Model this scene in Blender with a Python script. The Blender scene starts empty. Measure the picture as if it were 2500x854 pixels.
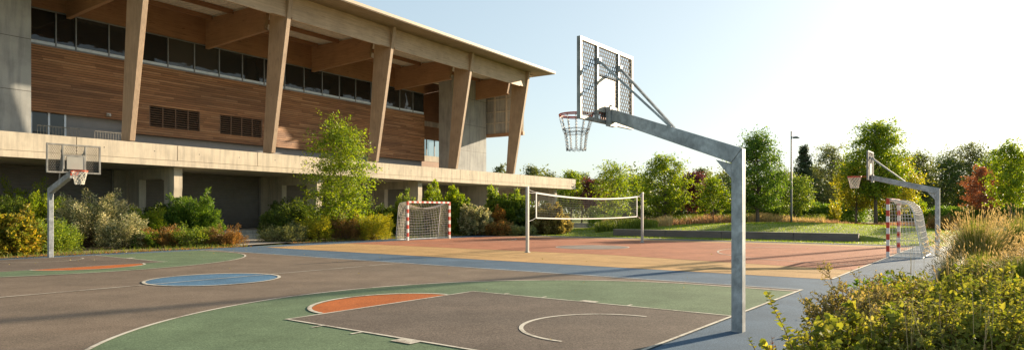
import bpy, math, random
import numpy as np
random.seed(7)
R = math.radians
sc = bpy.context.scene
col = sc.collection
F, CAMH, HY, CX = 1613.0, 1.65, 515.0, 1250.0

# ------------------------------------------------------------------ frames
def P(px, Y):                      # point of the plan seen in direction px at depth Y
    return ((px - CX) / F * Y, Y)
def YG(py):                        # depth of a level-ground point
    return F * CAMH / (py - HY)
CO = (3.113, 9.084)                # court origin (foot of the near hoop)
CANG = math.atan2(.8, .6)
def CW(u, v, z=0.0):
    return (CO[0] + .6 * u - .8 * v, CO[1] + .8 * u + .6 * v, z)
def WC(x, y):
    dx, dy = x - CO[0], y - CO[1]
    return (.6 * dx + .8 * dy, -.8 * dx + .6 * dy)
BD = 34.0
BO = (-.8333 * BD, .5528 * BD)
BANG = math.atan2(.8333, .5528)
def BW(s, q, z=0.0):
    return (BO[0] + .5528 * s - .8333 * q, BO[1] + .8333 * s + .5528 * q, z)

# ------------------------------------------------------------------ objects
def tag(o, label=None, cat=None, group=None, kind=None):
    if label: o['label'] = label
    if cat: o['category'] = cat
    if group: o['group'] = group
    if kind: o['kind'] = kind
    return o
def empty(name, loc, rz, label, cat, group=None):
    o = bpy.data.objects.new(name, None); col.objects.link(o)
    o.location = loc; o.rotation_euler = (0, 0, rz); o.empty_display_size = .2
    return tag(o, label, cat, group)
def link(name, me, mats, parent=None, smooth=False):
    o = bpy.data.objects.new(name, me); col.objects.link(o)
    for m in (mats if isinstance(mats, (list, tuple)) else [mats]): me.materials.append(m)
    if parent is not None: o.parent = parent
    if smooth: me.polygons.foreach_set('use_smooth', [True] * len(me.polygons))
    return o
def bevel(o, w=.01, seg=2):
    m = o.modifiers.new('bevel', 'BEVEL'); m.width = w; m.segments = seg; m.limit_method = 'ANGLE'
    return o

class MB:
    def __init__(s): s.v = []; s.f = []; s.m = []
    def add(s, vs, fs, m=0):
        n = len(s.v); s.v += [tuple(p) for p in vs]
        s.f += [tuple(i + n for i in f) for f in fs]; s.m += [m] * len(fs); return s
    def box(s, x0, x1, y0, y1, z0, z1, m=0):
        vs = [(x0,y0,z0),(x1,y0,z0),(x1,y1,z0),(x0,y1,z0),(x0,y0,z1),(x1,y0,z1),(x1,y1,z1),(x0,y1,z1)]
        return s.add(vs, [(0,3,2,1),(4,5,6,7),(0,1,5,4),(1,2,6,5),(2,3,7,6),(3,0,4,7)], m)
    def prism(s, poly, a, b, ax='x', m=0):
        # poly in the two other axes, extruded a..b along ax
        def mk(t, p):
            return {'x': (t, p[0], p[1]), 'y': (p[0], t, p[1]), 'z': (p[0], p[1], t)}[ax]
        n = len(poly)
        vs = [mk(a, p) for p in poly] + [mk(b, p) for p in poly]
        fs = [tuple(range(n))[::-1], tuple(range(n, 2 * n))] + [(i, (i+1) % n, n + (i+1) % n, n + i) for i in range(n)]
        return s.add(vs, fs, m)
    def bar(s, p, q, w, h, m=0, up=(0,0,1)):
        p, q = np.array(p, float), np.array(q, float); d = q - p; d /= np.linalg.norm(d)
        a = np.cross(d, up)
        if np.linalg.norm(a) < 1e-4: a = np.cross(d, (1, 0, 0))
        a /= np.linalg.norm(a); b = np.cross(a, d)
        vs = []
        for c in (p, q):
            for i, j in ((-1,-1),(1,-1),(1,1),(-1,1)): vs.append(c + a * i * w / 2 + b * j * h / 2)
        return s.add(vs, [(3,2,1,0),(4,5,6,7),(0,1,5,4),(1,2,6,5),(2,3,7,6),(3,0,4,7)], m)
    def tube(s, pts, r, n=6, m=0, caps=True, closed=False):
        pts = [np.array(p, float) for p in pts]; k = len(pts)
        rs = r if isinstance(r, (list, tuple)) else [r] * k
        vs = []; prev = None
        for i, p in enumerate(pts):
            if closed: d = pts[(i+1) % k] - pts[i-1]
            else: d = pts[min(i+1, k-1)] - pts[max(i-1, 0)]
            L = np.linalg.norm(d); d = d / L if L > 1e-9 else np.array((0, 0, 1.))
            if prev is None:
                a = np.cross(d, (0, 0, 1.)) if abs(d[2]) < .9 else np.cross(d, (1., 0, 0))
            else: a = prev - d * np.dot(prev, d)
            a /= np.linalg.norm(a); prev = a; b = np.cross(d, a)
            for j in range(n):
                t = 2 * math.pi * j / n
                vs.append(p + (a * math.cos(t) + b * math.sin(t)) * rs[i])
        fs = []
        for i in range(k if closed else k - 1):
            i2 = (i + 1) % k
            for j in range(n):
                j2 = (j + 1) % n
                fs.append((i*n+j, i*n+j2, i2*n+j2, i2*n+j))
        if caps and not closed:
            fs.append(tuple(range(n))[::-1]); fs.append(tuple(range((k-1)*n, k*n)))
        return s.add(vs, fs, m)
    def build(s, name, mats, parent=None, smooth=False):
        me = bpy.data.meshes.new(name)
        me.from_pydata([tuple(map(float, p)) for p in s.v], [], s.f)
        me.polygons.foreach_set('material_index', s.m)
        me.update()
        return link(name, me, mats, parent, smooth)

def np_mesh(name, V, Fc, mats, parent=None, smooth=False):
    me = bpy.data.meshes.new(name)
    V = np.asarray(V, np.float32); Fc = np.asarray(Fc, np.int32); k = Fc.shape[1]
    me.vertices.add(len(V)); me.vertices.foreach_set('co', V.ravel())
    me.loops.add(Fc.size); me.loops.foreach_set('vertex_index', Fc.ravel())
    me.polygons.add(len(Fc)); me.polygons.foreach_set('loop_start', np.arange(0, Fc.size, k, dtype=np.int32))
    me.update(calc_edges=True)
    return link(name, me, mats, parent, smooth)

# ------------------------------------------------------------------ materials
class N:
    def __init__(s, name):
        s.mat = bpy.data.materials.new(name); s.mat.use_nodes = True
        s.t = s.mat.node_tree; s.b = s.t.nodes['Principled BSDF']; s.out = s.t.nodes['Material Output']
    def n(s, ty, **kw):
        x = s.t.nodes.new(ty)
        for k, v in kw.items():
            if k in x.inputs.keys(): x.inputs[k].default_value = v
            else: setattr(x, k, v)
        return x
    def l(s, a, b): s.t.links.new(a, b)
    def coord(s, kind='Object', scale=(1, 1, 1)):
        tc = s.n('ShaderNodeTexCoord'); mp = s.n('ShaderNodeMapping'); mp.inputs['Scale'].default_value = scale
        s.l(tc.outputs[kind], mp.inputs[0]); return mp.outputs[0]
    def noise(s, vec, scale, detail=4, rough=.6):
        x = s.n('ShaderNodeTexNoise'); x.inputs['Scale'].default_value = scale
        x.inputs['Detail'].default_value = detail; x.inputs['Roughness'].default_value = rough
        s.l(vec, x.inputs['Vector']); return x.outputs['Fac']
    def ramp(s, fac, stops):
        x = s.n('ShaderNodeValToRGB'); e = x.color_ramp.elements
        while len(e) < len(stops): e.new(.5)
        for el, (p, c) in zip(e, stops): el.position = p; el.color = (*c, 1)
        s.l(fac, x.inputs[0]); return x.outputs[0]
    def mul(s, a, b, fac=1.0, mode='MULTIPLY'):
        x = s.n('ShaderNodeMix'); x.data_type = 'RGBA'; x.blend_type = mode; x.inputs[0].default_value = fac
        s.l(a, x.inputs[6]); s.l(b, x.inputs[7]); return x.outputs[2]
    def bump(s, h, strength=.3, dist=.01):
        x = s.n('ShaderNodeBump'); x.inputs['Strength'].default_value = strength; x.inputs['Distance'].default_value = dist
        s.l(h, x.inputs['Height']); s.l(x.outputs[0], s.b.inputs['Normal'])
def k3(c, f): return tuple(min(1, x * f) for x in c)

def m_plain(name, c, rough=.6, metal=0., var=.12, scale=3., bump=0.):
    n = N(name); v = n.coord()
    f = n.noise(v, scale, 5)
    n.l(n.ramp(f, [(.3, k3(c, 1 - var)), (.7, k3(c, 1 + var))]), n.b.inputs['Base Color'])
    n.b.inputs['Roughness'].default_value = rough; n.b.inputs['Metallic'].default_value = metal
    if bump: n.bump(n.noise(v, scale * 12, 3), bump, .01)
    return n.mat
def m_court(name, c, grain=.5, blotch=.28):
    n = N(name); v = n.coord()
    g1 = n.noise(v, 52, 3, .75); g2 = n.noise(v, 1.1, 5, .6); g3 = n.noise(v, 7, 4, .6); g4 = n.noise(n.coord(scale=(.35, 1.2, 1)), .35, 4, .55)
    c1 = n.ramp(g1, [(.34, k3(c, 1 - grain)), (.5, c), (.68, k3(c, 1 + grain))])
    c2 = n.ramp(g2, [(.3, (1 - blotch,) * 3), (.7, (1 + 0,) * 3)])
    c3 = n.ramp(g3, [(.3, (.93,) * 3), (.7, (1,) * 3)])
    c4 = n.ramp(g4, [(.35, (.84, .86, .88)), (.62, (1,) * 3)])
    # scuffs, long faint cracks and worn specks
    sc1 = n.ramp(n.noise(n.coord(scale=(2.6, .5, 1)), 3.2, 6, .75), [(.60, (1,) * 3), (.70, (1.26, 1.24, 1.2))])
    sc2 = n.ramp(n.noise(n.coord(scale=(.5, 2.2, 1)), 2.1, 6, .75), [(.30, (.74, .74, .76)), (.38, (1,) * 3)])
    sp = n.ramp(n.noise(v, 34, 3, .65), [(.27, (.66,) * 3), (.42, (.97,) * 3), (.58, (1.03,) * 3), (.74, (1.4,) * 3)])
    base = n.mul(n.mul(n.mul(c1, c2), c3), c4)
    n.l(n.mul(n.mul(n.mul(base, sc1), sc2), sp), n.b.inputs['Base Color'])
    n.b.inputs['Roughness'].default_value = .88
    n.b.inputs['Specular IOR Level'].default_value = .12
    n.bump(n.noise(v, 120, 2, .7), .55, .006)
    return n.mat
def m_concrete(name, c, sc_=1.):
    n = N(name); v = n.coord()
    a = n.noise(v, .7 * sc_, 6, .65); b = n.noise(n.coord(scale=(3, 3, .35)), 1.2 * sc_, 4, .6); g = n.noise(v, 30, 3, .6)
    c1 = n.ramp(a, [(.3, k3(c, .78)), (.52, c), (.75, k3(c, 1.14))])
    c2 = n.ramp(b, [(.34, (.74, .75, .77)), (.56, (1,) * 3)])
    c3 = n.ramp(g, [(.3, (.92,) * 3), (.6, (1,) * 3)])
    n.l(n.mul(n.mul(c1, c2), c3), n.b.inputs['Base Color']); n.b.inputs['Roughness'].default_value = .85
    n.bump(g, .25, .01)
    return n.mat
def m_wood(name, c, axis='z', lam=.045, var=.25):
    # glulam: long grain along an axis, thin laminations across
    n = N(name)
    s = {'z': (9, 9, .5), 'x': (.35, 9, 9), 'y': (9, .35, 9)}[axis]
    a = n.noise(n.coord(scale=s), 2.2, 6, .65)
    b = n.noise(n.coord(scale=(.6, .6, .6)), 1.4, 4)
    k = n.noise(n.coord(scale=tuple(x * .5 + .6 for x in s)), 2.0, 2)
    c1 = n.ramp(a, [(.3, k3(c, 1 - var)), (.52, c), (.75, k3(c, 1 + var * .9))])
    c2 = n.ramp(b, [(.32, (.8, .79, .78)), (.62, (1,) * 3)])
    c3 = n.ramp(k, [(.27, (.55, .5, .45)), (.34, (1,) * 3)])
    n.l(n.mul(n.mul(c1, c2), c3, 1), n.b.inputs['Base Color'])
    n.b.inputs['Roughness'].default_value = .62
    n.bump(a, .25, .01)
    return n.mat
def m_boards(name):
    n = N(name); tc = n.n('ShaderNodeTexCoord'); sp = n.n('ShaderNodeSeparateXYZ'); n.l(tc.outputs['Object'], sp.inputs[0])
    def ma(op, a, b=None, c=None):
        x = n.n('ShaderNodeMath', operation=op)
        for i, q in enumerate((a, b, c)):
            if q is None: continue
            if isinstance(q, (int, float)): x.inputs[i].default_value = q
            else: n.l(q, x.inputs[i])
        return x.outputs[0]
    zr = ma('DIVIDE', sp.outputs[2], .14); row = ma('FLOOR', zr); fr = ma('FRACT', zr)
    w1 = n.n('ShaderNodeTexWhiteNoise'); w1.noise_dimensions = '1D'; n.l(row, w1.inputs['W'])
    xb = ma('MULTIPLY_ADD', w1.outputs['Value'], 9.0, ma('DIVIDE', sp.outputs[0], 2.7)); idx = ma('FLOOR', xb); fx = ma('FRACT', xb)
    cb = n.n('ShaderNodeCombineXYZ'); n.l(idx, cb.inputs[0]); n.l(row, cb.inputs[1])
    w2 = n.n('ShaderNodeTexWhiteNoise'); w2.noise_dimensions = '2D'; n.l(cb.outputs[0], w2.inputs['Vector'])
    c1 = n.ramp(w2.outputs['Value'], [(0, (.25, .115, .048)), (.35, (.32, .152, .064)), (.7, (.385, .19, .083)), (1, (.45, .245, .12))])
    g = n.noise(n.coord(scale=(.5, 1, 14)), 2.5, 5); c2 = n.ramp(g, [(.3, (.66, .64, .62)), (.7, (1.22, 1.18, 1.12))])
    g2 = n.noise(n.coord(scale=(.12, 1, .5)), 1.6, 4); c3 = n.ramp(g2, [(.35, (.72, .72, .74)), (.65, (1.1, 1.1, 1.1))])
    gr = n.ramp(fr, [(.0, (.12,) * 3), (.13, (.16,) * 3), (.17, (1,) * 3)]); gx = n.ramp(fx, [(.0, (.3,) * 3), (.006, (1,) * 3)])
    n.l(n.mul(n.mul(n.mul(n.mul(c1, c2), c3), gr), gx), n.b.inputs['Base Color']); n.b.inputs['Roughness'].default_value = .6
    n.bump(gr, .8, .03)
    return n.mat
def m_galv(name, c=(.36, .375, .38), metal=.35):
    n = N(name); v = n.coord()
    vo = n.n('ShaderNodeTexVoronoi'); vo.inputs['Scale'].default_value = 14; n.l(v, vo.inputs['Vector'])
    sp = n.n('ShaderNodeSeparateColor'); n.l(vo.outputs['Color'], sp.inputs[0])
    a = n.noise(n.coord(scale=(1, 1, .6)), 7, 5, .65)
    c1 = n.ramp(a, [(.35, k3(c, .72)), (.5, c), (.66, k3(c, 1.35))])
    c2 = n.ramp(sp.outputs[0], [(.0, (.84,) * 3), (1, (1.06,) * 3)])
    n.l(n.mul(c1, c2), n.b.inputs['Base Color'])
    n.b.inputs['Metallic'].default_value = metal; n.b.inputs['Roughness'].default_value = .5
    return n.mat
def m_leaf(name, cols, trans=.4, tcol=None, rough=.5, patch=True):
    n = N(name)
    g = n.n('ShaderNodeNewGeometry')
    c1 = n.ramp(g.outputs['Random Per Island'], [(i / (len(cols) - 1), c) for i, c in enumerate(cols)])
    if patch:
        f = n.noise(n.coord(), 1.3, 2); c1 = n.mul(c1, n.ramp(f, [(.35, (.74, .8, .82)), (.65, (1.18, 1.12, 1.0))]))
    n.l(c1, n.b.inputs['Base Color']); n.b.inputs['Roughness'].default_value = rough
    n.b.inputs['Specular IOR Level'].default_value = .2
    tr = n.n('ShaderNodeBsdfTranslucent'); t = tcol or (1.9, 1.75, .7)
    tm = n.n('ShaderNodeMix'); tm.data_type = 'RGBA'; tm.blend_type = 'MULTIPLY'; tm.inputs[0].default_value = 1
    n.l(c1, tm.inputs[6]); tm.inputs[7].default_value = (*t, 1); n.l(tm.outputs[2], tr.inputs[0])
    mx = n.n('ShaderNodeMixShader'); mx.inputs[0].default_value = trans
    n.l(n.b.outputs[0], mx.inputs[1]); n.l(tr.outputs[0], mx.inputs[2]); n.l(mx.outputs[0], n.out.inputs[0])
    return n.mat
def m_lawn(name):
    n = N(name); v = n.coord()
    a = n.noise(v, .5, 5); b = n.noise(v, 14, 4, .7)
    c1 = n.ramp(a, [(.3, (.11, .15, .018)), (.5, (.17, .20, .025)), (.72, (.26, .25, .05))])
    c2 = n.ramp(b, [(.3, (.6, .62, .6)), (.7, (1.25, 1.2, 1.1))])
    n.l(n.mul(c1, c2), n.b.inputs['Base Color']); n.b.inputs['Roughness'].default_value = .9; n.bump(b, .8, .05)
    return n.mat
def m_soil(name):
    n = N(name); v = n.coord()
    a = n.noise(v, 2.5, 6, .7); b = n.noise(v, 25, 3, .7)
    c1 = n.ramp(a, [(.3, (.07, .05, .025)), (.5, (.17, .125, .06)), (.62, (.26, .19, .085)), (.75, (.12, .12, .03))])
    n.l(n.mul(c1, n.ramp(b, [(.3, (.6,) * 3), (.7, (1.2,) * 3)])), n.b.inputs['Base Color']); n.b.inputs['Roughness'].default_value = .95; n.bump(b, .8, .04)
    return n.mat
def m_glass(name, clear=False):
    n = N(name)
    if clear:
        gl = n.n('ShaderNodeBsdfGlossy'); gl.inputs['Roughness'].default_value = .02
        tr = n.n('ShaderNodeBsdfTransparent'); tr.inputs[0].default_value = (.75, .8, .8, 1)
        mx = n.n('ShaderNodeMixShader'); mx.inputs[0].default_value = .12
        n.l(tr.outputs[0], mx.inputs[1]); n.l(gl.outputs[0], mx.inputs[2]); n.l(mx.outputs[0], n.out.inputs[0])
    else:
        oi = n.n('ShaderNodeObjectInfo'); n.l(n.ramp(oi.outputs['Random'], [(0, (.006, .008, .009)), (.6, (.018, .021, .022)), (1, (.045, .045, .04))]), n.b.inputs['Base Color']); n.b.inputs['Roughness'].default_value = .04; n.bump(n.noise(n.coord(), .8, 2), .25, .05)
        n.b.inputs['Specular IOR Level'].default_value = .6
    return n.mat

M = {}
M['brown'] = m_court('court_brown', (.205, .158, .118))
M['keybrown'] = m_court('court_key_brown', (.16, .128, .103))
M['green'] = m_court('court_green', (.145, .20, .115), .4)
M['orange'] = m_court('court_orange', (.46, .135, .04), .4)
M['bluec'] = m_court('court_blue', (.095, .19, .29), .4)
M['blue'] = m_court('court_blue_grey', (.10, .155, .215), .4)
M['tan'] = m_court('court_tan', (.50, .31, .135), .4)
M['red'] = m_court('court_red', (.42, .175, .10), .4)
def m_line(name, c, under):
    n = N(name); v = n.coord()
    a = n.noise(v, 16, 6, .8); b = n.noise(v, 1.3, 3, .6)
    ad = n.n('ShaderNodeMath', operation='ADD'); n.l(a, ad.inputs[0]); n.l(b, ad.inputs[1])
    n.l(n.mul(n.ramp(ad.outputs[0], [(.43, under), (.475, k3(c, .82)), (.58, c)]), n.ramp(n.noise(v, 110, 2), [(.35, (.8,) * 3), (.6, (1,) * 3)])), n.b.inputs['Base Color'])
    for e in n.t.nodes:
        if e.bl_idname == 'ShaderNodeMath': e.operation = 'MULTIPLY_ADD'; e.inputs[1].default_value = .5; e.inputs[2].default_value = 0
    h = n.n('ShaderNodeMath', operation='MULTIPLY'); h.inputs[1].default_value = .5; n.l(b, h.inputs[0])
    for lk in list(ad.inputs[1].links): n.t.links.remove(lk)
    ad.inputs[1].default_value = .5; n.l(h.outputs[0], ad.inputs[2])
    n.b.inputs['Roughness'].default_value = .85; return n.mat
M['line'] = m_line('court_line_paint', (.56, .52, .43), (.26, .22, .17))
M['greyc'] = m_court('court_worn_grey', (.27, .23, .20), .2)
M['yline'] = m_court('court_yellow_line_paint', (.55, .40, .17), .2, .3)
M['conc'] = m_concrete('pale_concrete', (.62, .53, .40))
M['concg'] = m_concrete('grey_concrete', (.36, .37, .36))
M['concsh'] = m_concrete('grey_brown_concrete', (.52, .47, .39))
M['path'] = m_concrete('path_concrete', (.36, .33, .29), 2)
M['kerb'] = m_concrete('kerb_concrete', (.5, .46, .4), 3)
M['dot'] = m_plain('tie_hole', (.06, .055, .05))
M['glul'] = m_wood('glulam_column', (.45, .315, .205), 'z')
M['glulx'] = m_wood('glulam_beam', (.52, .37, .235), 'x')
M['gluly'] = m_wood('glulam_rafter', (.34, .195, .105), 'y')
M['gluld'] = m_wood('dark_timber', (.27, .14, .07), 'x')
M['boards'] = m_boards('timber_boards')
M['louv'] = m_plain('louvre_slat', (.15, .085, .05), .6)
M['dark'] = m_plain('dark_void', (.015, .014, .013), .9)
M['plaster'] = m_plain('grey_plaster', (.24, .24, .25), .85, var=.06)
M['deck'] = m_plain('steel_deck', (.62, .58, .50), .5, .1)
M['roof'] = m_plain('roof_edge', (.42, .33, .24), .6)
M['soff'] = m_wood('roof_soffit', (.34, .26, .18), 'x')
M['glass'] = m_glass('dark_glass'); M['clear'] = m_glass('clear_glass', True)
M['alu'] = m_plain('grey_frame', (.22, .23, .24), .4, .5)
M['sill'] = m_plain('pale_sill', (.62, .72, .85), .45)
M['shut'] = m_plain('shutter_grey', (.155, .145, .135), .5, .2, .1)
M['shutf'] = m_plain('shutter_post', (.2, .19, .18), .6)
M['galv'] = m_galv('galvanised_steel'); M['perf'] = m_plain('perforated_steel', (.10, .097, .09), .85); M['galvl'] = m_galv('galvanised_frame', (.26, .25, .225), .1); M['chain'] = m_plain('chain_steel', (.16, .16, .16), .5, .3)
M['plate'] = m_plain('target_plate_white', (.36, .345, .30), .5, var=.06)
M['rim'] = m_plain('red_rim_paint', (.58, .09, .035), .45, var=.15)
M['gred'] = m_plain('goal_red_paint', (.55, .05, .02), .45, var=.1)
M['gwhite'] = m_plain('goal_white_paint', (.78, .74, .68), .45, var=.08)
M['net'] = m_plain('net_cord', (.70, .66, .56), .8, var=.1)
M['vnet'] = m_plain('net_dark_cord', (.10, .10, .09), .8)
M['tape'] = m_plain('net_tape_white', (.78, .76, .72), .7, var=.06)
M['vpost'] = m_plain('post_aluminium', (.44, .42, .385), .45, .35)
M['timb'] = m_wood('sleeper_timber', (.17, .14, .12), 'y'); M['timblit'] = m_wood('sleeper_timber_lit_top', (.42, .36, .28), 'y')  # second is a paler copy: sunlight on the wall's top put into its colour
M['bark'] = m_plain('bark', (.13, .10, .075), .9, var=.35, scale=6, bump=.5)
M['barkg'] = m_plain('pale_bark', (.24, .20, .15), .9, var=.3, scale=6)
M['lampm'] = m_plain('lamp_grey', (.15, .155, .16), .5, .3)
M['lawn'] = m_lawn('lawn_grass'); M['soil'] = m_soil('bed_soil'); M['ground'] = m_lawn('rough_grass')
L = {}
L['yg'] = m_leaf('leaves_yellow_green', [(.08, .14, .016), (.17, .24, .022), (.28, .31, .03), (.12, .19, .018)], .42, (1.95, 1.95, .5))
L['yel'] = m_leaf('leaves_yellow', [(0.187, 0.220, 0.022), (0.352, 0.341, 0.033), (0.462, 0.396, 0.033), (0.143, 0.198, 0.022)], .34)
L['var'] = m_leaf('leaves_variegated_orange', [(.08, .11, .02), (.14, .17, .025), (.40, .30, .05), (.10, .14, .02), (.38, .25, .05)], .4)
L['green'] = m_leaf('leaves_green', [(0.058, 0.123, 0.020), (0.109, 0.196, 0.029), (0.174, 0.261, 0.041)], .4)
L['mid'] = m_leaf('leaves_mid_green', [(0.084, 0.140, 0.025), (0.140, 0.217, 0.034), (0.252, 0.294, 0.042)], .4)
L['dark'] = m_leaf('leaves_dark', [(0.045, 0.083, 0.021), (0.075, 0.120, 0.027), (0.128, 0.165, 0.033)], .4)
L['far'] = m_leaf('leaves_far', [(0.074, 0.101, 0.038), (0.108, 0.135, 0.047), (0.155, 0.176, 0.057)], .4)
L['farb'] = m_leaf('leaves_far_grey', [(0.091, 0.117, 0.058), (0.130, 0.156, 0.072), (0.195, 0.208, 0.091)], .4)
L['silver'] = m_leaf('leaves_silver_cream', [(0.240, 0.252, 0.108), (0.120, 0.156, 0.054), (0.744, 0.672, 0.432), (0.432, 0.420, 0.216), (0.072, 0.108, 0.030)], .34, (1.3, 1.2, .9))
L['grey'] = m_leaf('leaves_grey_green', [(0.196, 0.224, 0.112), (0.308, 0.322, 0.168), (0.140, 0.168, 0.070)], .4)
L['bronze'] = m_leaf('leaves_bronze', [(0.312, 0.144, 0.060), (0.168, 0.156, 0.036), (0.396, 0.192, 0.072), (0.240, 0.228, 0.060)], .35, (1.6, 1.3, .8))
L['copper'] = m_leaf('leaves_copper', [(0.208, 0.117, 0.046), (0.286, 0.169, 0.058), (0.156, 0.130, 0.039)], .35, (1.6, 1.3, .8))
L['orange'] = m_leaf('leaves_orange', [(.36, .13, .04), (.28, .2, .04), (.42, .2, .05)], .4, (1.5, 1.2, .7))
L['redb'] = m_leaf('leaves_rust', [(.32, .12, .06), (.42, .18, .09), (.25, .10, .055)], .35, (1.5, 1.2, .8))
L['purple'] = m_leaf('leaves_purple', [(0.078, 0.029, 0.034), (0.130, 0.046, 0.046), (0.182, 0.058, 0.052)], .3, (1.6, 1.1, 1))
L['con'] = m_leaf('needles', [(.06, .09, .045), (.09, .12, .06)], .25)
L['straw'] = m_leaf('straw_blades', [(.42, .32, .15), (.55, .43, .22), (.34, .27, .11)], .4, (1.4, 1.25, .9), patch=False)
L['blade'] = m_leaf('green_blades', [(.09, .13, .02), (.14, .19, .03), (.19, .22, .04)], .35, patch=False)
L['pinkg'] = m_leaf('pink_seed_grass', [(.34, .20, .12), (.44, .30, .17), (.28, .2, .1)], .4, (1.4, 1.2, .9), patch=False)
L['olive'] = m_leaf('leaves_olive_dry', [(.17, .15, .045), (.30, .25, .09), (.40, .32, .14), (.16, .18, .04)], .35, (1.5, 1.35, .7), patch=False)
L['fg'] = m_leaf('leaves_fresh_shrub', [(.15, .18, .028), (.26, .27, .045), (.40, .36, .08), (.11, .14, .025), (.22, .25, .04)], .4, (1.7, 1.6, .6))
L['fgp'] = m_leaf('leaves_pale_shrub', [(.22, .23, .06), (.36, .34, .10), (.14, .16, .04), (.42, .38, .13)], .4, (1.5, 1.4, .7))
for k_ in ('fg', 'fgp', 'olive'):
    for nd in L[k_].node_tree.nodes:
        if nd.bl_idname == 'ShaderNodeBsdfPrincipled': nd.inputs['Roughness'].default_value = .7; nd.inputs['Specular IOR Level'].default_value = .08
M['stem'] = m_plain('shrub_stem', (.16, .09, .05), .8, var=.2)
M['straws'] = m_plain('dry_stalk', (.45, .34, .17), .8, var=.2)

# ================================================================== GROUND
def sheet(name, poly, z, mat, n=None):
    me = bpy.data.meshes.new(name)
    me.from_pydata([(p[0], p[1], z) for p in poly], [], [tuple(range(len(poly)))]); me.update()
    o = link(name, me, mat); o['kind'] = 'structure'; return o
def csheet(name, poly, z, mat): return sheet(name, [CW(*p)[:2] for p in poly], z, mat)
def rect(u0, u1, v0, v1): return [(u0, v0), (u1, v0), (u1, v1), (u0, v1)]
def arc(cu, cv, ru, rv, a0, a1, n=40):
    return [(cu + ru * math.cos(R(a0 + (a1 - a0) * i / n)), cv + rv * math.sin(R(a0 + (a1 - a0) * i / n))) for i in range(n + 1)]

g = sheet('ground', [(700 * math.cos(t * math.pi / 24), 700 * math.sin(t * math.pi / 24)) for t in range(48)], -.06, M['ground'])
EDGE = 27.4
csheet('court_apron', [(-14, -1.9), (12, -1.9), (EDGE, -1.9), (EDGE, 24.5), (24.7, 25.9), (18, 26.4), (9, 25.5), (4.4, 25.4), (-1.5, 24.85), (-14, 24.7)], 0, M['blue'])
VF = 24.12
csheet('basketball_court', rect(-7.6, 5.55, .48, VF), .004, M['brown'])
def tp(near=True, inset=0):
    pts = [(5.15, .48)] + arc(-.95, 2.35, 6.15, 5.72, 4, 176, 60) + [(-7.05, .48)]
    return pts if near else [(u, 24.6 - v) for u, v in pts]
csheet('court_three_point_zone', tp(), .008, M['green'])
csheet('court_three_point_zone', tp(False), .008, M['green'])
csheet('court_key', rect(-3.17, 1.2, .48, 5.78), .012, M['keybrown'])
csheet('court_key', rect(-3.17, 1.2, 18.82, VF), .012, M['keybrown'])
csheet('court_free_throw_zone', arc(-1.0, 5.78, 1.47, 1.22, 0, 180), .012, M['orange'])
csheet('court_free_throw_zone', arc(-1.0, 18.82, 1.47, 1.15, 0, -180), .012, M['orange'])
csheet('court_centre_circle', arc(-.68, 12.38, 1.48, 1.44, 0, 354, 60), .008, M['bluec'])
# tan hall court
csheet('handball_court', rect(8.25, 26.6, .44, 24.1), .004, M['tan'])
csheet('handball_court_field', [(11.3, .44), (25.0, .44), (25.0, 24.1), (12.9, 24.1), (13.0, 9)], .008, M['red'])
csheet('handball_centre_circle', arc(17.2, 12.2, 1.7, 1.6, 0, 354, 50), .012, M['greyc'])
csheet('path', [WC(*P(560, YG(602))), WC(*P(702, YG(592.5))), WC(*BW(29.0, .8)[:2]), WC(*BW(20.5, .8)[:2])], .03, M['path'])

def strip(mb, pts, w, closed=False):
    n = len(pts); Lf, Rt = [], []
    for i, p in enumerate(pts):
        a = pts[(i - 1) % n] if (closed or i > 0) else p
        b = pts[(i + 1) % n] if (closed or i < n - 1) else p
        dx, dy = b[0] - a[0], b[1] - a[1]; l = math.hypot(dx, dy) or 1
        nx, ny = -dy / l * w / 2, dx / l * w / 2
        Lf.append((p[0] + nx, p[1] + ny)); Rt.append((p[0] - nx, p[1] - ny))
    vs = [CW(u, v) for u, v in Lf + Rt]
    m = n if closed else n - 1
    mb.add(vs, [(i, n + i, n + (i + 1) % n, (i + 1) % n) for i in range(m)])
def lines(name, items, z, mat):
    mb = MB()
    for it in items: strip(mb, *it)
    mb.v = [(p[0], p[1], z) for p in mb.v]
    o = mb.build(name, mat); o['kind'] = 'structure'; return o
lw = .052
def gaps(pts):  return pts
lines('court_lines', [
    ([(-7.6, .48), (5.58, .48)], lw), ([(5.55, .51), (5.55, VF - .03)], lw), ([(-7.6, .51), (-7.6, VF - .03)], lw), ([(-7.6, VF), (5.58, VF)], lw * .8),
    ([(-7.57, 12.38), (-2.19, 12.38)], lw), ([(.83, 12.38), (5.52, 12.38)], lw * .9)], .0165, M['line'])
lines('court_lines', [(arc(-.68, 12.38, 1.5, 1.46, 0, 354, 60), .075, True), ([(-2.14, 12.38), (.78, 12.38)], .05),
    (tp(), .062), (tp(False), .062)], .0175, M['line'])
lines('court_lines', [
    ([(-3.17, .51), (-3.17, 5.75)], lw), ([(1.2, .51), (1.2, 5.75)], lw * .9), ([(-3.2, 5.78), (1.23, 5.78)], lw),
    ([(-3.17, VF - .03), (-3.17, 18.85)], lw), ([(1.2, VF - .03), (1.2, 18.85)], lw * .9), ([(-3.2, 18.82), (1.23, 18.82)], lw * .7),
    (arc(-.9, 1.58, 1.22, 1.16, -3, 183), .062), (arc(-.9, 23.0, 1.22, 1.16, 3, -183), .055)], .0185, M['line'])
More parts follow.
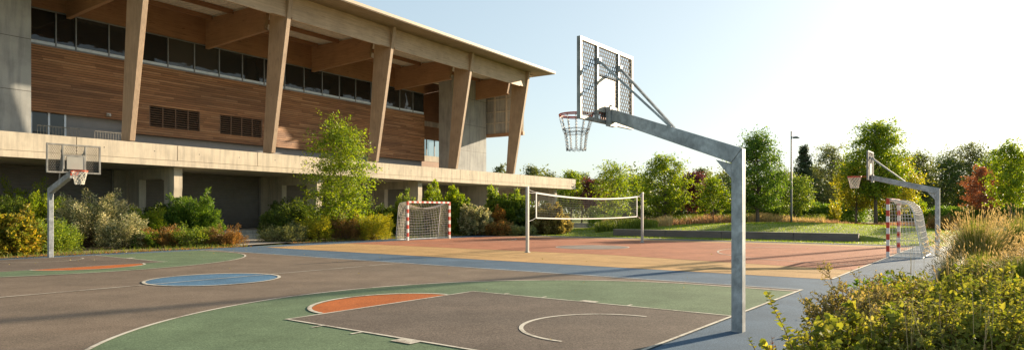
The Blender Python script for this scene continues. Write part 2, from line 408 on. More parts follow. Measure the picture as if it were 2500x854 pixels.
lines('court_lines', [(arc(-1.0, 5.81, 1.49, 1.24, 1.5, 178.5), .075), (arc(-1.0, 18.79, 1.49, 1.17, -1.5, -178.5), .06)]
    + [([(-3.2, v), (-3.38, v)], w) for v, w in ((4.88, .05), (4.04, .05), (3.1, .36))]
    + [([(1.23, v), (1.38, v)], w) for v, w in ((5.0, .05), (4.1, .05), (3.12, .34), (2.3, .05))]
    + [([(-3.2, 24.6 - v), (-3.38, 24.6 - v)], w) for v, w in ((4.88, .05), (3.1, .36))]
    + [([(1.23, 24.6 - v), (1.4, 24.6 - v)], w) for v, w in ((4.1, .05), (3.12, .34), (5.6, .05))], .0195, M['line'])
lines('handball_court_lines', [([(8.28, .44), (26.6, .44)], .06), ([(26.57, .47), (26.57, 24.1)], .05),
    (arc(17.2, 12.2, 1.72, 1.62, 0, 354, 50), .06, True), (arc(18.9, .5, 5.6, 6.2, 3, 177, 60), .06), (arc(18.9, 24.0, 5.0, 5.0, -3, -177, 60), .06)], .0165, M['line'])
lines('handball_court_lines', [([(9.9, .5), (9.9, 24)], .05), ([(8.9, 12.3), (13, 12.3)], .04)], .0205, M['yline'])
lines('court_edge_kerb', [([(-14, 24.78), (-1.5, 24.93), (4.4, 25.48), (8.0, 25.55)], .10), ([(11, 25.8), (18, 26.46), (24.7, 25.98), (27.2, 24.6)], .10)], .012, M['kerb'])
lines('court_edge_kerb', [([(EDGE + .04, -1.9), (EDGE + .04, 24.3)], .10)], .03, M['kerb'])

# lawn with its mound
def sm(x, a, b):
    t = min(1, max(0, (x - a) / (b - a))); return t * t * (3 - 2 * t)
def lawn_z(u, v):
    b = .80 * math.exp(-((u - 40) / 11.5) ** 2 - ((v - 9.5) / 12.5) ** 2)
    inside = sm(v, 1.2, 3.6) * (1 - sm(v, 18.0, 20.5))
    ramp = sm(u, 28, 35); wall = sm(u, 30.4, 30.75)
    f = inside * wall + (1 - inside) * ramp
    return .012 + b * f + .02 * math.sin(u * .9) * math.sin(v * .7) * sm(u, 29, 33)
us = np.concatenate([np.arange(EDGE, 30.2, .35), np.arange(30.2, 31, .1), np.arange(31, 62, .7)]); vs_ = np.arange(-34, 34, .6)
V = []; Fc = []
for i, u in enumerate(us):
    for j, v in enumerate(vs_):
        V.append(CW(u, v, lawn_z(u, v)))
nv = len(vs_)
for i in range(len(us) - 1):
    for j in range(nv - 1):
        Fc.append((i*nv+j, (i+1)*nv+j, (i+1)*nv+j+1, i*nv+j+1))
lawn = np_mesh('lawn', V, Fc, M['lawn'], smooth=True); lawn['kind'] = 'structure'
def gz(x, y):
    u, v = WC(x, y)
    return lawn_z(u, v) if u > EDGE else 0.0
# soil of the planting beds (subdivided, slightly heaped)
def bed(name, poly, z, mat):
    return csheet(name, poly, z, mat)
bed('planting_bed', [(-14, 24.84), (-1.5, 25.0), (4.4, 25.56), (8.0, 25.6), (9.6, 28.5), (8.5, 34), (-14, 34)], .022, M['soil'])
bed('planting_bed', [(11, 25.88), (18, 26.54), (24.7, 26.06), (27.4, 24.6), (33, 27), (44, 33), (34, 40), (13, 33)], .024, M['soil'])
bed('planting_bed', [(-8, -9), (14, -12), (EDGE, -12), (EDGE, -1.98), (-8, -1.98)], -.02, M['soil'])
sheet('road', [(-4, 55), (11, 53), (13, 66), (-4, 68)], .035, M['path'])
sheet('road', [(35.5, 52), (62, 50), (62, 60), (39, 60)], .045, M['path'])

# ================================================================== SPORTS HALL
hall = empty('sports_hall', BW(0, 0, 0), BANG, 'concrete and timber sports hall with leaning glulam columns above a pale ledge', 'building')
def part(name, mb, mats, parent=hall, **kw): return mb.build(name, mats, parent, **kw)
SE = 63.8
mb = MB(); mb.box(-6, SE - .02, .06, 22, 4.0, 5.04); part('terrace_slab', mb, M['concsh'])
mb = MB(); mb.box(-6, SE, -.02, .2, 4.0, 4.285); part('ledge_base', mb, M['conc'])
js = [-6, -4.9] + [-.05 + 4.84 * k for k in range(0, 14)] + [SE]
for a, b in zip(js[:-1], js[1:]):
    if b - a < .3: continue
    mb = MB(); mb.box(a + .018, b - .018, 0, .22, 4.305, 5.1)
    for t in (.25, .75):
        x = a + (b - a) * t
        mb.prism([(x + .03 * math.cos(k), 4.72 + .03 * math.sin(k)) for k in (0, 1.05, 2.1, 3.14, 4.19, 5.24)], -.004, .02, 'y', 1)
    o = part('ledge_panel', mb, [M['conc'], M['dot']])
mb = MB()
mb.box(-6, SE, 1.3, 22, -.1, .5); part('floor_plinth', mb, M['path'])
mb = MB(); mb.box(18, 31, .75, 1.3, -.1, .27); part('step', mb, M['kerb'])
# lower frames
frames = [9.7, 19.4, 28.95, 38.8, 49.3, 60.1]
for i, s in enumerate(frames):
    w = .46
    if i < 4:
        mb = MB(); mb.prism([(.5, 4.0), (.5, 2.9), (.82, .3), (1.5, .3), (1.5, 4.0)], s, s + w, 'x'); part('front_pillar', mb, M['conc'])
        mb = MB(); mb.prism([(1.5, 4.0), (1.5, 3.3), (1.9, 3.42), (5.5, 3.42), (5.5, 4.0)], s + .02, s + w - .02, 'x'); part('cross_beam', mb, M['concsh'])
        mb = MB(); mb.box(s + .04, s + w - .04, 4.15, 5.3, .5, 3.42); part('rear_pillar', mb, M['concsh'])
    elif i == 4:
        mb = MB(); mb.prism([(.5, 4.0), (.5, 2.9), (.8, 0.3), (1.5, .3), (1.5, 4.0)], s, s + w, 'x'); part('front_pillar', mb, M['conc'])
        mb = MB(); mb.box(s + .04, s + w - .04, 1.5, 9, .5, 4.0); part('cross_wall', mb, M['concsh'])
    else:
        mb = MB(); mb.prism([(.5, 4.0), (.5, 2.9), (.95, 0.3), (1.35, .3), (1.25, 4.0)], s, s + w, 'x'); part('front_pillar', mb, M['conc'])
        mb = MB(); mb.box(s + .04, s + w - .04, 1.3, 9, 2.75, 4.0); part('cross_beam', mb, M['concsh'])
        for q in (2.6, 5.2): mb = MB(); mb.box(s + .05, s + w - .05, q, q + .35, .5, 2.75); part('rear_pillar', mb, M['conc'])
# shutters in the bays
def shutter(a, b, z0=.5, z1=3.98, q=5.55):
    mb = MB(); n = 32; vs = []
    for k in range(n + 1):
        z = z0 + (z1 - z0) * k / n
        for dz, dq in ((0, 0), (.015, -.022), ((z1 - z0) / n - .03, -.022), ((z1 - z0) / n - .015, 0)):
            if k < n: vs += [(a, q + dq, z + dz), (b, q + dq, z + dz)]
    m = len(vs) // 2
    mb.add(vs, [(2*i, 2*i+1, 2*i+3, 2*i+2) for i in range(m - 1)])
    return part('roller_shutter', mb, M['shut'])
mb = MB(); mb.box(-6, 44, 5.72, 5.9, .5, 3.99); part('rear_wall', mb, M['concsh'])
mb = MB(); mb.box(44, 55, 8.6, 8.9, .5, 3.99); part('rear_wall', mb, M['concsh'])
prev = -5.5
for s in frames[:4]:
    a, b = prev, s
    cuts = [a + .1, a + (b - a) * .30, b - .75]
    for x0, x1 in zip(cuts[:-1], cuts[1:]): shutter(x0 + .05, x1 - .05)
    for x in cuts: mb = MB(); mb.box(x - .05, x + .05, 5.42, 5.6, .5, 3.98); part('shutter_post', mb, M['shutf'])
    prev = s + .5
shutter(39.5, 43.6)
# fixed timber columns with their beams and rafters
colS = [8.2, 16.9, 25.16, 33.85, 42.98, 51.6]
def cq(z): return .1 - .187 * (z - 5.1)
def cqi(z): return .93 - .082 * (z - 5.1)
for s in colS:
    mb = MB(); mb.prism([(cq(5.16), 5.16), (cq(14.5), 14.5), (cqi(14.5) , 14.5), (cqi(5.16), 5.16)], s, s + .27, 'x')
    c = part('leaning_column', mb, M['glul']); bevel(c, .012, 1)
    mb = MB(); mb.box(s + .05, s + .22, .2, .8, 5.04, 5.17)
    f = mb.build('foot_plate', M['alu'], c)
    mb = MB(); mb.prism([(.82, 12.75), (.6, 12.62), (7, 12.35), (7, 14.28), (.45, 14.28)], s + .02, s + .25, 'x')
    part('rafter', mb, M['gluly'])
for a, b in zip([2.2] + [s + .27 for s in colS], colS + [None]):
    if b is None: continue
    mb = MB(); mb.box(a + .003, b - .003, -1.28, -1.02, 13.1, 14.49); o = part('edge_beam', mb, M['glulx'])
    mb = MB(); mb.box(a + .12, b - 1.1, -1.36, -1.26, 13.02, 13.16); mb.build('ledger_strip', M['glulx'], o)
mb = MB(); mb.box(1.5, 54.1, -3.0, 23.5, 14.5, 14.57); mb.box(1.5, 54.1, -3.0, 23.5, 14.573, 14.7, 1); o = part('roof', mb, [M['soff'], M['roof']])
mb = MB(); mb.box(1.48, 54.12, -3.04, -2.98, 14.55, 14.74); mb.build('eaves_strip', M['roof'], o)
# steel deck under the roof, ridges across the bay
mb = MB(); n = int((53.4 - 2) / .26); vs = []
for k in range(n + 1):
    x = 2 + k * .26
    for dx, dz in ((0, 0), (.05, .06), (.13, .06), (.18, 0)):
        vs += [(x + dx, -1.0, 14.4 + dz), (x + dx, 7.0, 14.4 + dz)]
m = len(vs) // 2
mb.add(vs, [(2*i, 2*i+1, 2*i+3, 2*i+2) for i in range(m - 1)]); part('steel_deck', mb, M['deck'])
for a, b in zip([2.2] + [s + .25 for s in colS], colS + [53.6]):
    for q in (1.6, 3.9, 6.2):
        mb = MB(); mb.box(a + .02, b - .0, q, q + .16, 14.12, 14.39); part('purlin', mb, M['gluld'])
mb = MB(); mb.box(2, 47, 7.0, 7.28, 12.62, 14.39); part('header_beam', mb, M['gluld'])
# main volume behind the facade
mb = MB(); mb.box(2, 46.9, 7.5, 22, 5.04, 14.45); part('hall_volume', mb, M['plaster'])
mb = MB(); mb.box(14.2, 47, 7.36, 7.49, 5.04, 6.4); part('base_wall', mb, M['plaster'])
mb = MB()
for a, b, c, d in ((14.2, 20.4, 7.05, 10.6), (20.4, 21.5, 6.3, 10.6), (21.5, 24.8, 6.3, 6.85), (21.5, 24.8, 8.15, 10.6), (24.8, 26.2, 6.3, 10.6), (26.2, 29.5, 6.3, 6.85), (26.2, 29.5, 8.15, 10.6), (29.5, 47, 6.3, 10.6)):
    mb.box(a, b, 7.0, 7.34, c, d)
part('timber_cladding', mb, M['boards'])
for a in (21.5, 26.2):
    mb = MB(); mb.box(a, a + 3.3, 7.3, 7.34, 6.85, 8.15, 1)
    for k in range(9): z = 6.9 + k * .143; mb.prism([(7.02, z), (7.02, z + .03), (7.2, z + .10), (7.2, z + .07)], a, a + 3.3, 'x')
    o = part('louvre_vent', mb, [M['louv'], M['dark']])
    for x in (a, a + .82, a + 1.64, a + 2.46, a + 3.24): mb = MB(); mb.box(x, x + .06, 7.01, 7.06, 6.85, 8.15); mb.build('vent_post', M['louv'], o)
xs = [14.25, 16.4] + [17.4 + 1.75 * k for k in range(17)] + [46.95]
for a, b in zip(xs[:-1], xs[1:]):
    mb = MB(); mb.box(a, a + .06, 7.0, 7.12, 10.62, 12.6); mb.box(a + .06, b, 7.02, 7.12, 10.62, 10.70); mb.box(a + .06, b, 7.02, 7.12, 12.54, 12.6)
    o = part('window', mb, M['alu'])
    mb = MB(); mb.box(a + .06, b, 7.08, 7.10, 10.70, 12.54); mb.build('pane', M['glass'], o)
    mb = MB(); mb.box(a + .07, b - .01, 7.04, 7.078, 10.70, 10.86); mb.build('sill', M['sill'], o)
# left opening under raised cladding: glazed door, railings
mb = MB()
for x in (15.3, 16.15, 16.95): mb.box(x, x + .10, 7.30, 7.40, 5.04, 7.04)
o = part('terrace_door', mb, M['sill']); mb = MB(); mb.box(15.4, 16.15, 7.34, 7.36, 5.04, 7.0); mb.box(16.25, 16.95, 7.34, 7.36, 5.04, 7.0); mb.build('pane', M['glass'], o)
for a, b, q in ((15.0, 17.0, 5.6), (17.9, 19.6, 5.9)):
    mb = MB(); mb.tube([(a, q, 6.12), (b, q, 6.12)], .025); n = int((b - a) / .14)
    for k in range(n + 1): mb.tube([(a + (b - a) * k / n, q, 5.04), (a + (b - a) * k / n, q, 6.12)], .012, 4)
    part('railing', mb, M['galvl'])
mb = MB(); mb.box(19.0, 19.2, 6.84, 7.0, 7.16, 7.34); mb.box(19.05, 19.15, 6.7, 6.84, 7.18, 7.28); part('wall_lamp', mb, M['vpost'])
# stair towers
mb = MB(); mb.box(2, 14.2, 4.2, 7.35, 5.04, 14.39); o = part('stair_tower', mb, M['concg'])
def joints(o, x0, x1, q, xs_, zs):
    mb = MB()
    for x in xs_: mb.box(x - .012, x + .012, q - .004, q, 5.1, 14.3)
    for z in zs: mb.box(x0, x1, q - .005, q - .001, z - .012, z + .012)
    mb.build('formwork_joint', M['dot'], o)
joints(o, 2, 14.2, 4.2, (11.8, 9.2, 6.6), (7.6, 10.2, 12.8))
mb = MB(); mb.box(48.0, 53.4, 4.5, 6.1, 5.04, 14.39); o = part('stair_tower', mb, M['concg'])
joints(o, 48.0, 53.4, 4.5, (50.7,), (7.4, 9.9, 12.4))
# recess between the cladding and the tower
mb = MB(); mb.box(47.0, 53.2, 9.0, 9.15, 10.0, 10.5); mb.box(47, 53.2, 9.0, 9.15, 6.55, 7.1); part('link_spandrel', mb, M['concsh'])
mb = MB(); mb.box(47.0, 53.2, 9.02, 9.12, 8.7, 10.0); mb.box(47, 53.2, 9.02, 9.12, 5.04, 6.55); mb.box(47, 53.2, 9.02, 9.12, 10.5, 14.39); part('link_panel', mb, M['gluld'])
mb = MB()
for k in range(6): mb.box(47.2 + k * 1.2, 47.27 + k * 1.2, 9.0, 9.1, 7.1, 8.7)
o = part('link_window', mb, M['alu']); mb = MB(); mb.box(47, 53.2, 9.04, 9.06, 7.1, 8.7); mb.build('pane', M['clear'], o)
# gable panel hanging at the far end
mb = MB(); mb.box(53.75, 53.85, .35, 10, 9.3, 14.39); o = part('gable_panel', mb, M['concg'])
mb = MB()
for q in (.35, 2.2, 3.6, 5.0, 7.5): mb.box(53.62, 53.74, q, q + .16, 9.3, 14.3)
for z in (10.3, 11.4, 12.6): mb.box(53.66, 53.74, .5, 10, z, z + .08)
mb.build('gable_batten', M['concsh'], o)
mb = MB(); mb.box(53.6, 53.9, .3, 10, 8.98, 9.3); part('gable_beam', mb, M['gluly'])

# ================================================================== HOOPS
def hexsheet(mb, x0, x1, z0, z1, y, pitch, hole=.455, t=.004):
    # perforated sheet: a ring of metal round each hexagonal hole, with walls
    dz = pitch * math.sqrt(3) / 2; row = 0; z = z0 + pitch * .5
    while z < z1 - pitch * .3:
        x = x0 + pitch * (.5 if row % 2 == 0 else 1.0)
        while x < x1 - pitch * .3:
            vs = []; hs = pitch / math.sqrt(3)
            for yy in (y - t, y + t):
                for rr in (hs, pitch * hole):
                    for k in range(6):
                        a = math.pi / 6 + k * math.pi / 3
                        vs.append((min(max(x + rr * math.cos(a), x0), x1), yy, min(max(z + rr * math.sin(a), z0), z1)))
            fs = []
            for k in range(6):
                j = (k + 1) % 6
                fs += [(k, j, 6 + j, 6 + k), (12 + k, 18 + k, 18 + j, 12 + j), (6 + k, 6 + j, 18 + j, 18 + k)]
            mb.add(vs, fs); x += pitch
        z += dz; row += 1

def chain_links(mb, pts, link=.034, wid=.011, r=.0036):
    # resample a path into links, each a stretched ring turned 90 degrees from the last
    pts = [np.array(p, float) for p in pts]; seg = []
    for a, b in zip(pts[:-1], pts[1:]): seg.append(np.linalg.norm(b - a))
    tot = sum(seg); n = max(2, int(tot / (link * .78)))
    def at(s):
        for L_, a, b in zip(seg, pts[:-1], pts[1:]):
            if s <= L_: return a + (b - a) * s / L_
            s -= L_
        return pts[-1]
    for k in range(n):
        c = at(tot * (k + .5) / n); d = at(min(tot, tot * (k + 1) / n)) - at(tot * k / n); d /= (np.linalg.norm(d) + 1e-9)
        a = np.cross(d, (0, 0, 1.)) if abs(d[2]) < .95 else np.cross(d, (1., 0, 0)); a /= np.linalg.norm(a)
        if k % 2: a = np.cross(d, a)
        ring = [c + d * (link / 2 * math.cos(t)) + a * (wid * math.sin(t)) for t in [i * math.pi / 4 for i in range(8)]]
        mb.tube(ring, r, 3, closed=True)

def make_hoop(loc, rz, label, net, zp=2.5, zb=3.0, bh=1.2, bw=1.70, yb=2.04, ry=2.60, rr=.27, rz_=3.2, pw=.15, az=3.22, full=True, group='galvanised basketball hoops around the court'):
    h = empty('basketball_hoop', loc, rz, label, 'basketball hoop', group)
    p = pw / 2
    mb = MB(); mb.prism([(-p, -.02), (p, -.02), (p, zp - .19), (-p, zp)], -p, p, 'x'); o = mb.build('post', M['galv'], h); bevel(o, .008, 2)
    mb = MB(); mb.prism([(-p, zp + .004), (p + .002, zp - .187), (yb - .12, az - .19), (yb - .12, az)], -p, p, 'x'); o = mb.build('arm', M['galv'], h); bevel(o, .008, 2)
    mb = MB(); mb.prism([(p + .003, zp - .20), (p + .003, zp - .42), (p + .24, zp - .13)], -.008, .008, 'x'); mb.build('gusset', M['galv'], h)
    for sx in (-1, 1):
        mb = MB(); ym = yb * .47; zm = zp + (az - zp) * .5
        mb.bar((sx * .06, ym, zm + .01), (sx * .34, yb - .06, zb + bh * .76), .035, .035); mb.build('brace', M['galv'], h)
        mb = MB(); mb.box(sx * .34 - .03, sx * .34 + .03, yb - .08, yb - .03, zb + bh * .76 - .04, zb + bh * .76 + .05); mb.build('brace_bracket', M['galv'], h)
    # backboard
    e = .05; mb = MB(); x = bw / 2
    mb.box(-x, -x + e, yb - .03, yb + .03, zb, zb + bh); mb.box(x - e, x, yb - .03, yb + .03, zb, zb + bh)
    mb.box(-x + e, x - e, yb - .03, yb + .03, zb, zb + e); mb.box(-x + e, x - e, yb - .03, yb + .03, zb + bh - e, zb + bh)
    for sx in (-.34, .34): mb.box(sx - .022, sx + .022, yb - .035, yb + .02, zb + e, zb + bh - e)
    bb = mb.build('backboard', M['galvl'], h)
    for a, b in ((-x + e, -.362), (-.318, .318), (.362, x - e)):
        mb = MB(); hexsheet(mb, a, b, zb + e, zb + bh - e, yb - .018, .066); mb.build('perforated_sheet', M['perf'], bb)
    mb = MB(); tz = zb + bh * .14; mb.box(-.30, .22, yb - .026, yb + .027, tz, tz + bh * .44); mb.build('target_plate', M['plate'], bb)
    mb = MB(); t1 = tz + bh * .44
    mb.box(-.34, .34, yb + .028, yb + .034, t1, t1 + .05); mb.box(-.34, -.29, yb + .028, yb + .034, tz, t1); mb.box(.29, .34, yb + .028, yb + .034, tz, t1)
    mb.build('target_frame', M['galvl'], bb)
    # end plate, rim and net
    mb = MB(); mb.box(-.11, .11, yb - .12, yb - .04, az - .26, az + .03); mb.box(-.02, .02, yb - .10, yb - .05, az + .03, az + .07); mb.build('end_plate', M['galv'], h)
    mb = MB(); mb.tube([(rr * math.cos(t), ry + rr * math.sin(t), rz_) for t in [i * math.pi / 16 for i in range(32)]], .013, 8, closed=True)
    mb.tube([((rr - .004) * math.cos(t), ry + (rr - .004) * math.sin(t), rz_ - .024) for t in [i * math.pi / 16 for i in range(32)]], .008, 6, closed=True)
    rim = mb.build('rim', M['rim'], h, smooth=True)
    mb = MB(); mb.box(-.12, .12, yb + .03, yb + .045, rz_ - .14, rz_ + .02); mb.bar((-.09, yb + .045, rz_ - .01), (-.09, ry - rr * .9, rz_ - .01), .03, .012); mb.bar((.09, yb + .045, rz_ - .01), (.09, ry - rr * .9, rz_ - .01), .03, .012)
    mb.box(-.09, .09, yb + .045, ry - rr + .03, rz_ - .005, rz_ + .003); mb.box(-.10, -.06, yb - .05, yb - .036, rz_ - .12, rz_ + .05)
    mb.build('rim_bracket', M['rim'], rim)
    mb = MB(); n = 12
    if net == 'chain':
        prof = [(rr, -.01), (rr * .93, -.10), (rr * .75, -.26), (rr * .68, -.31), (rr * .60, -.45), (rr * .57, -.54)]
        for k in range(n):
            a = 2 * math.pi * k / n; j = random.uniform(-.06, .06)
            chain_links(mb, [(r_ * math.cos(a + j * i / 5), ry + r_ * math.sin(a + j * i / 5), rz_ + z_) for i, (r_, z_) in enumerate(prof)])
        for r_, z_ in ((rr * .78, -.24), (rr * .70, -.30)):
            chain_links(mb, [(r_ * math.cos(t * math.pi / 12), ry + r_ * math.sin(t * math.pi / 12), rz_ + z_ + .006 * math.sin(t)) for t in range(25)])
        pts = []
        for t in range(49):
            a = t * math.pi / 24; pts.append((rr * .57 * math.cos(a), ry + rr * .57 * math.sin(a), rz_ - .54 - .035 * abs(math.sin(a * 6))))
        chain_links(mb, pts)
        mb.build('chain_net', M['chain'], rim)
    else:
        for sgn in (-1, 1):
            for k in range(n):
                pts = []
                for i in range(9):
                    f = i / 8; a = 2 * math.pi * k / n + sgn * f * 1.55; r_ = rr * (1 - .42 * f ** .8) - .006
                    pts.append((r_ * math.cos(a), ry + r_ * math.sin(a), rz_ - .02 - .43 * f))
                mb.tube(pts, .0085, 4, caps=False)
        mb.build('net', M['net'], rim)
    return h
make_hoop(CW(0, 0, 0), CANG, 'nearest galvanised hoop with silver chain net, tall post on the blue strip', 'chain')
make_hoop(CW(-.15, 24.38, 0), CANG + math.pi, 'distant hoop with white rope net, facing us before the shrubs at left', 'rope', zp=2.46, zb=2.92, bh=.97, bw=1.62, yb=2.1, ry=2.55, rr=.235, rz_=2.99, az=3.02)
make_hoop(CW(19.7, -.9, 0), CANG, 'distant hoop at right standing behind the red and white goal', 'rope', zp=2.48, zb=2.84, bh=1.12, bw=1.25, yb=2.2, ry=2.75, rr=.25, rz_=3.0, az=3.02)

# ================================================================== GOALS
def net_grid(mb, fn, nu, nv_, r=.006):
    for i in range(nu + 1): mb.tube([fn(i / nu, j / nv_) for j in range(nv_ + 1)], r, 3, caps=False)
    for j in range(nv_ + 1): mb.tube([fn(i / nu, j / nv_) for i in range(nu + 1)], r, 3, caps=False)
def banded(mb, p, q, w, n, first=0):
    p, q = np.array(p, float), np.array(q, float)
    for k in range(n): mb.bar(p + (q - p) * k / n, p + (q - p) * (k + 1) / n, w, w, (k + first) % 2)
def make_goal(loc, rz, label, W, H, prof, zsag, nr):
    # local x along the goal line, +y towards the back, goal from x=0 to W
    g = empty('handball_goal', loc, rz, label, 'goal', 'red and white handball goals')
    for x in (0, W):
        mb = MB(); banded(mb, (x, 0, 0), (x, 0, H), .105, 10, 1); o = mb.build('goal_post', [M['gred'], M['gwhite']], g)
    mb = MB(); banded(mb, (.04, 0, H - .04), (W - .04, 0, H - .04), .10, 2 * int(W / .4) + 1, 1); mb.build('crossbar', [M['gred'], M['gwhite']], g)
    def pr(t):
        n = len(prof) - 1; i = min(n - 1, int(t * n)); f = t * n - i
        return tuple(prof[i][k] * (1 - f) + prof[i + 1][k] * f for k in (0, 1))
    for x in (0, W):
        mb = MB(); mb.tube([(x, y, z) for y, z in prof], .02, 6); mb.build('rear_support', M['gwhite'], g, smooth=True)
        mb = MB(); mb.tube([(x, .04, .03), (x, prof[-1][0], .03)], .02, 6); mb.build('ground_bar', M['gwhite'], g)
    mb = MB(); mb.tube([(0, prof[-1][0], .03), (W, prof[-1][0], .03)], .02, 6); mb.build('ground_bar', M['gwhite'], g)
    nu = int(W / .13); nh = int(sum(math.dist(a, b) for a, b in zip(prof[:-1], prof[1:])) / .13)
    mb = MB()
    def back(a, t):
        y, z = pr(t); s = math.sin(math.pi * a) * math.sin(math.pi * min(1, t * 1.0))
        return (a * W, y + zsag * s * .35, max(.03, z - zsag * math.sin(math.pi * a) * (1 - t) * (t > .02) * 1.3))
    net_grid(mb, back, nu, nh, nr); mb.build('back_net', M['net'], g)
    for x, sg in ((0, -1), (W, 1)):
        mb = MB()
        def side(a, t, x=x, sg=sg):
            y, z = pr(t); return (x + sg * -.06 * math.sin(math.pi * a) * math.sin(math.pi * t), y * a, z * 1.0 if a > .5 else z * a * 2 + (H - .05) * (1 - t) * (1 - a * 2))
        def side2(a, b, x=x, sg=sg):
            z = (H - .08) * (1 - b); # depth of the profile at this height
            ymax = prof[-1][0]
            for (y0, z0), (y1, z1) in zip(prof[:-1], prof[1:]):
                if z <= z0 + 1e-6 and z >= z1 - 1e-6 and z0 > z1: ymax = y0 + (y1 - y0) * (z0 - z) / (z0 - z1); break
            return (x - sg * .05 * math.sin(math.pi * a) * math.sin(math.pi * b), .03 + (ymax - .03) * a, z)
        net_grid(mb, side2, 8, int(H / .13), nr); mb.build('side_net', M['net'], g)
    return g
g = make_goal(CW(17.75, .45, 0), CANG, 'handball goal seen from its side at the right end of the tan court', 2.9, 2.1,
          [(.02, 2.06), (.25, 2.05), (.5, 1.97), (.68, 1.82), (.78, 1.6), (.88, 1.0), (.98, .45), (1.05, .03)], .1, .0065)
g.scale = (1, -1, 1)   # its back faces away from the court
make_goal(CW(16.95, 23.9, 0), CANG, 'handball goal facing us in front of the shrubs beside the birch', 3.45, 2.2,
          [(.02, 2.16), (.3, 2.15), (.62, 2.1), (.74, 1.9), (.78, 1.5), (.84, 1.0), (.9, .5), (.95, .03)], .3, .0085)

# ================================================================== VOLLEYBALL
vn = empty('volleyball_net', CW(12.3, 12.35, 0), CANG, 'volleyball net with white tapes stretched between two pale posts', 'volleyball net')
W = 10.35
for x in (0, W):
    mb = MB(); mb.box(x - .055, x + .055, -.055, .055, 0, 2.62); o = mb.build('net_post', M['vpost'], vn); bevel(o, .012, 2)
    mb = MB(); mb.box(x - .08, x + .08, -.08, .08, 0, .04); mb.build('post_collar', M['galv'], o)
def zt(t): return 2.42 - .17 * 4 * t * (1 - t)
def zbm(t): return 1.40 - .07 * 4 * t * (1 - t)
x0, x1 = .62, W - .62
def vx(t): return x0 + (x1 - x0) * t
def tape(name, fa, fb, n=24, y=0):
    mb = MB(); vs = []
    for i in range(n + 1):
        t = i / n
        for yy in (-.008, .008): vs += [(vx(t), yy, fa(t)), (vx(t), yy, fb(t))]
    fs = []
    for i in range(n):
        a = 4 * i; b = a + 4
        fs += [(a, b, b + 1, a + 1), (a + 2, a + 3, b + 3, b + 2), (a, a + 2, b + 2, b), (a + 1, b + 1, b + 3, a + 3)]
    mb.add(vs, fs); mb.build(name, M['tape'], vn)
tape('top_tape', lambda t: zt(t) - .065, zt); tape('bottom_tape', lambda t: zbm(t) - .05, zbm)
mb = MB(); mb.box(x0 - .03, x0 + .03, -.01, .01, 1.38, 2.42); mb.build('side_tape', M['tape'], vn)
mb = MB(); mb.box(x1 - .03, x1 + .03, -.01, .01, 1.38, 2.42); mb.build('side_tape', M['tape'], vn)
mb = MB()
for j in range(1, 9):
    mb.tube([(vx(i / 20), 0, zbm(i / 20) + (zt(i / 20) - .07 - zbm(i / 20)) * j / 9) for i in range(21)], .006, 3, caps=False)
for k in range(1, 76): t = k / 76; mb.tube([(vx(t), 0, zbm(t)), (vx(t), 0, zt(t) - .07)], .0028, 3, caps=False)
mb.build('net_mesh', M['vnet'], vn)
for x, xe in ((.06, x0), (W - .06, x1)):
    for za, zb_ in ((2.52, 2.41), (2.40, 2.38), (1.24, 1.38)):
        mb = MB(); mb.tube([(x, 0, za), ((x + xe) / 2, 0, (za + zb_) / 2 - .02), (xe, 0, zb_)], .009, 4); mb.build('guy_cord', M['tape'], vn)

# ================================================================== LAMP, MAST, SLEEPER WALL
def lamp(loc, rz, label):
    h = empty('street_lamp', loc, rz, label, 'street lamp')
    mb = MB(); mb.tube([(0, 0, -.05), (0, 0, 1.2), (0, 0, 7.85)], [.09, .085, .055], 10); o = mb.build('pole', M['lampm'], h, smooth=True)
    mb = MB(); mb.tube([(0, 0, 7.35), (.5, 0, 7.38)], .03, 6); mb.build('arm', M['lampm'], h)
    mb = MB(); mb.prism([(.12, 7.3), (.22, 7.24), (.6, 7.24), (.66, 7.28), (.42, 7.40), (.25, 7.40)], -.13, .13, 'y'); mb.build('lamp_head', M['lampm'], h)
lx, ly = P(1932, 55); lamp((lx, ly, gz(lx, ly)), 0, 'tall slim grey lamp post on the lawn mound behind the timber wall')
fm = empty('floodlight_mast', (53.0, 59.0, 0), 0, 'tall floodlight mast standing beyond the grasses past the right edge', 'mast')
mb = MB(); mb.tube([(0, 0, -.1), (0, 0, 24)], [.22, .19], 12); mb.build('pole', M['lampm'], fm, smooth=True)
mb = MB(); mb.box(-.9, .9, -.12, .12, 23.8, 24.3); mb.build('lamp_rack', M['lampm'], fm)

tw = empty('timber_wall', CW(30.2, 3.4, 0), CANG, 'low grey timber sleeper wall holding back the lawn mound', 'wall')
a = 0; random.seed(3)
for Ln in (3.3, 4.1, 3.6, 3.7):
    mb = MB(); mb.box(0, .30, a + .012, a + Ln, 0, .205); mb.build('sleeper', M['timb'], tw)
    mb = MB(); mb.box(.006, .30, a + .02, a + Ln - .01, .215, .42); mb.build('sleeper', M['timb'], tw)
    a += Ln
mb = MB(); mb.box(-.01, .34, 0, a, .424, .45); mb.build('lit_capping', M['timblit'], tw)  # thin top board in the paler timber, sunlit look painted in
x, y = P(1385, 66)
lwl = empty('garden_wall', (x, y, 0), 0, 'low pale concrete wall beyond the court seen under the volleyball net', 'wall')
mb = MB(); mb.box(-8, 3.2, 0, .4, -.1, .38); mb.build('wall_body', M['concsh'], lwl); mb = MB(); mb.box(-8.05, 3.25, -.05, .45, .383, .46); mb.build('coping', M['kerb'], lwl)
x, y = P(1548, 63)
fr = empty('wire_fence', (x, y, gz(x, y)), 0, 'thin wire mesh fence seen through the volleyball net', 'fence')
for k in range(4): mb = MB(); mb.tube([(-6.6 + 2.2 * k, 0, -.05), (-6.6 + 2.2 * k, 0, 1.9)], .03, 6); mb.build('fence_post', M['lampm'], fr)
mb = MB()
for z in (.3, .8, 1.3, 1.85): mb.tube([(-6.6, 0, z), (0, 0, z)], .012, 3)
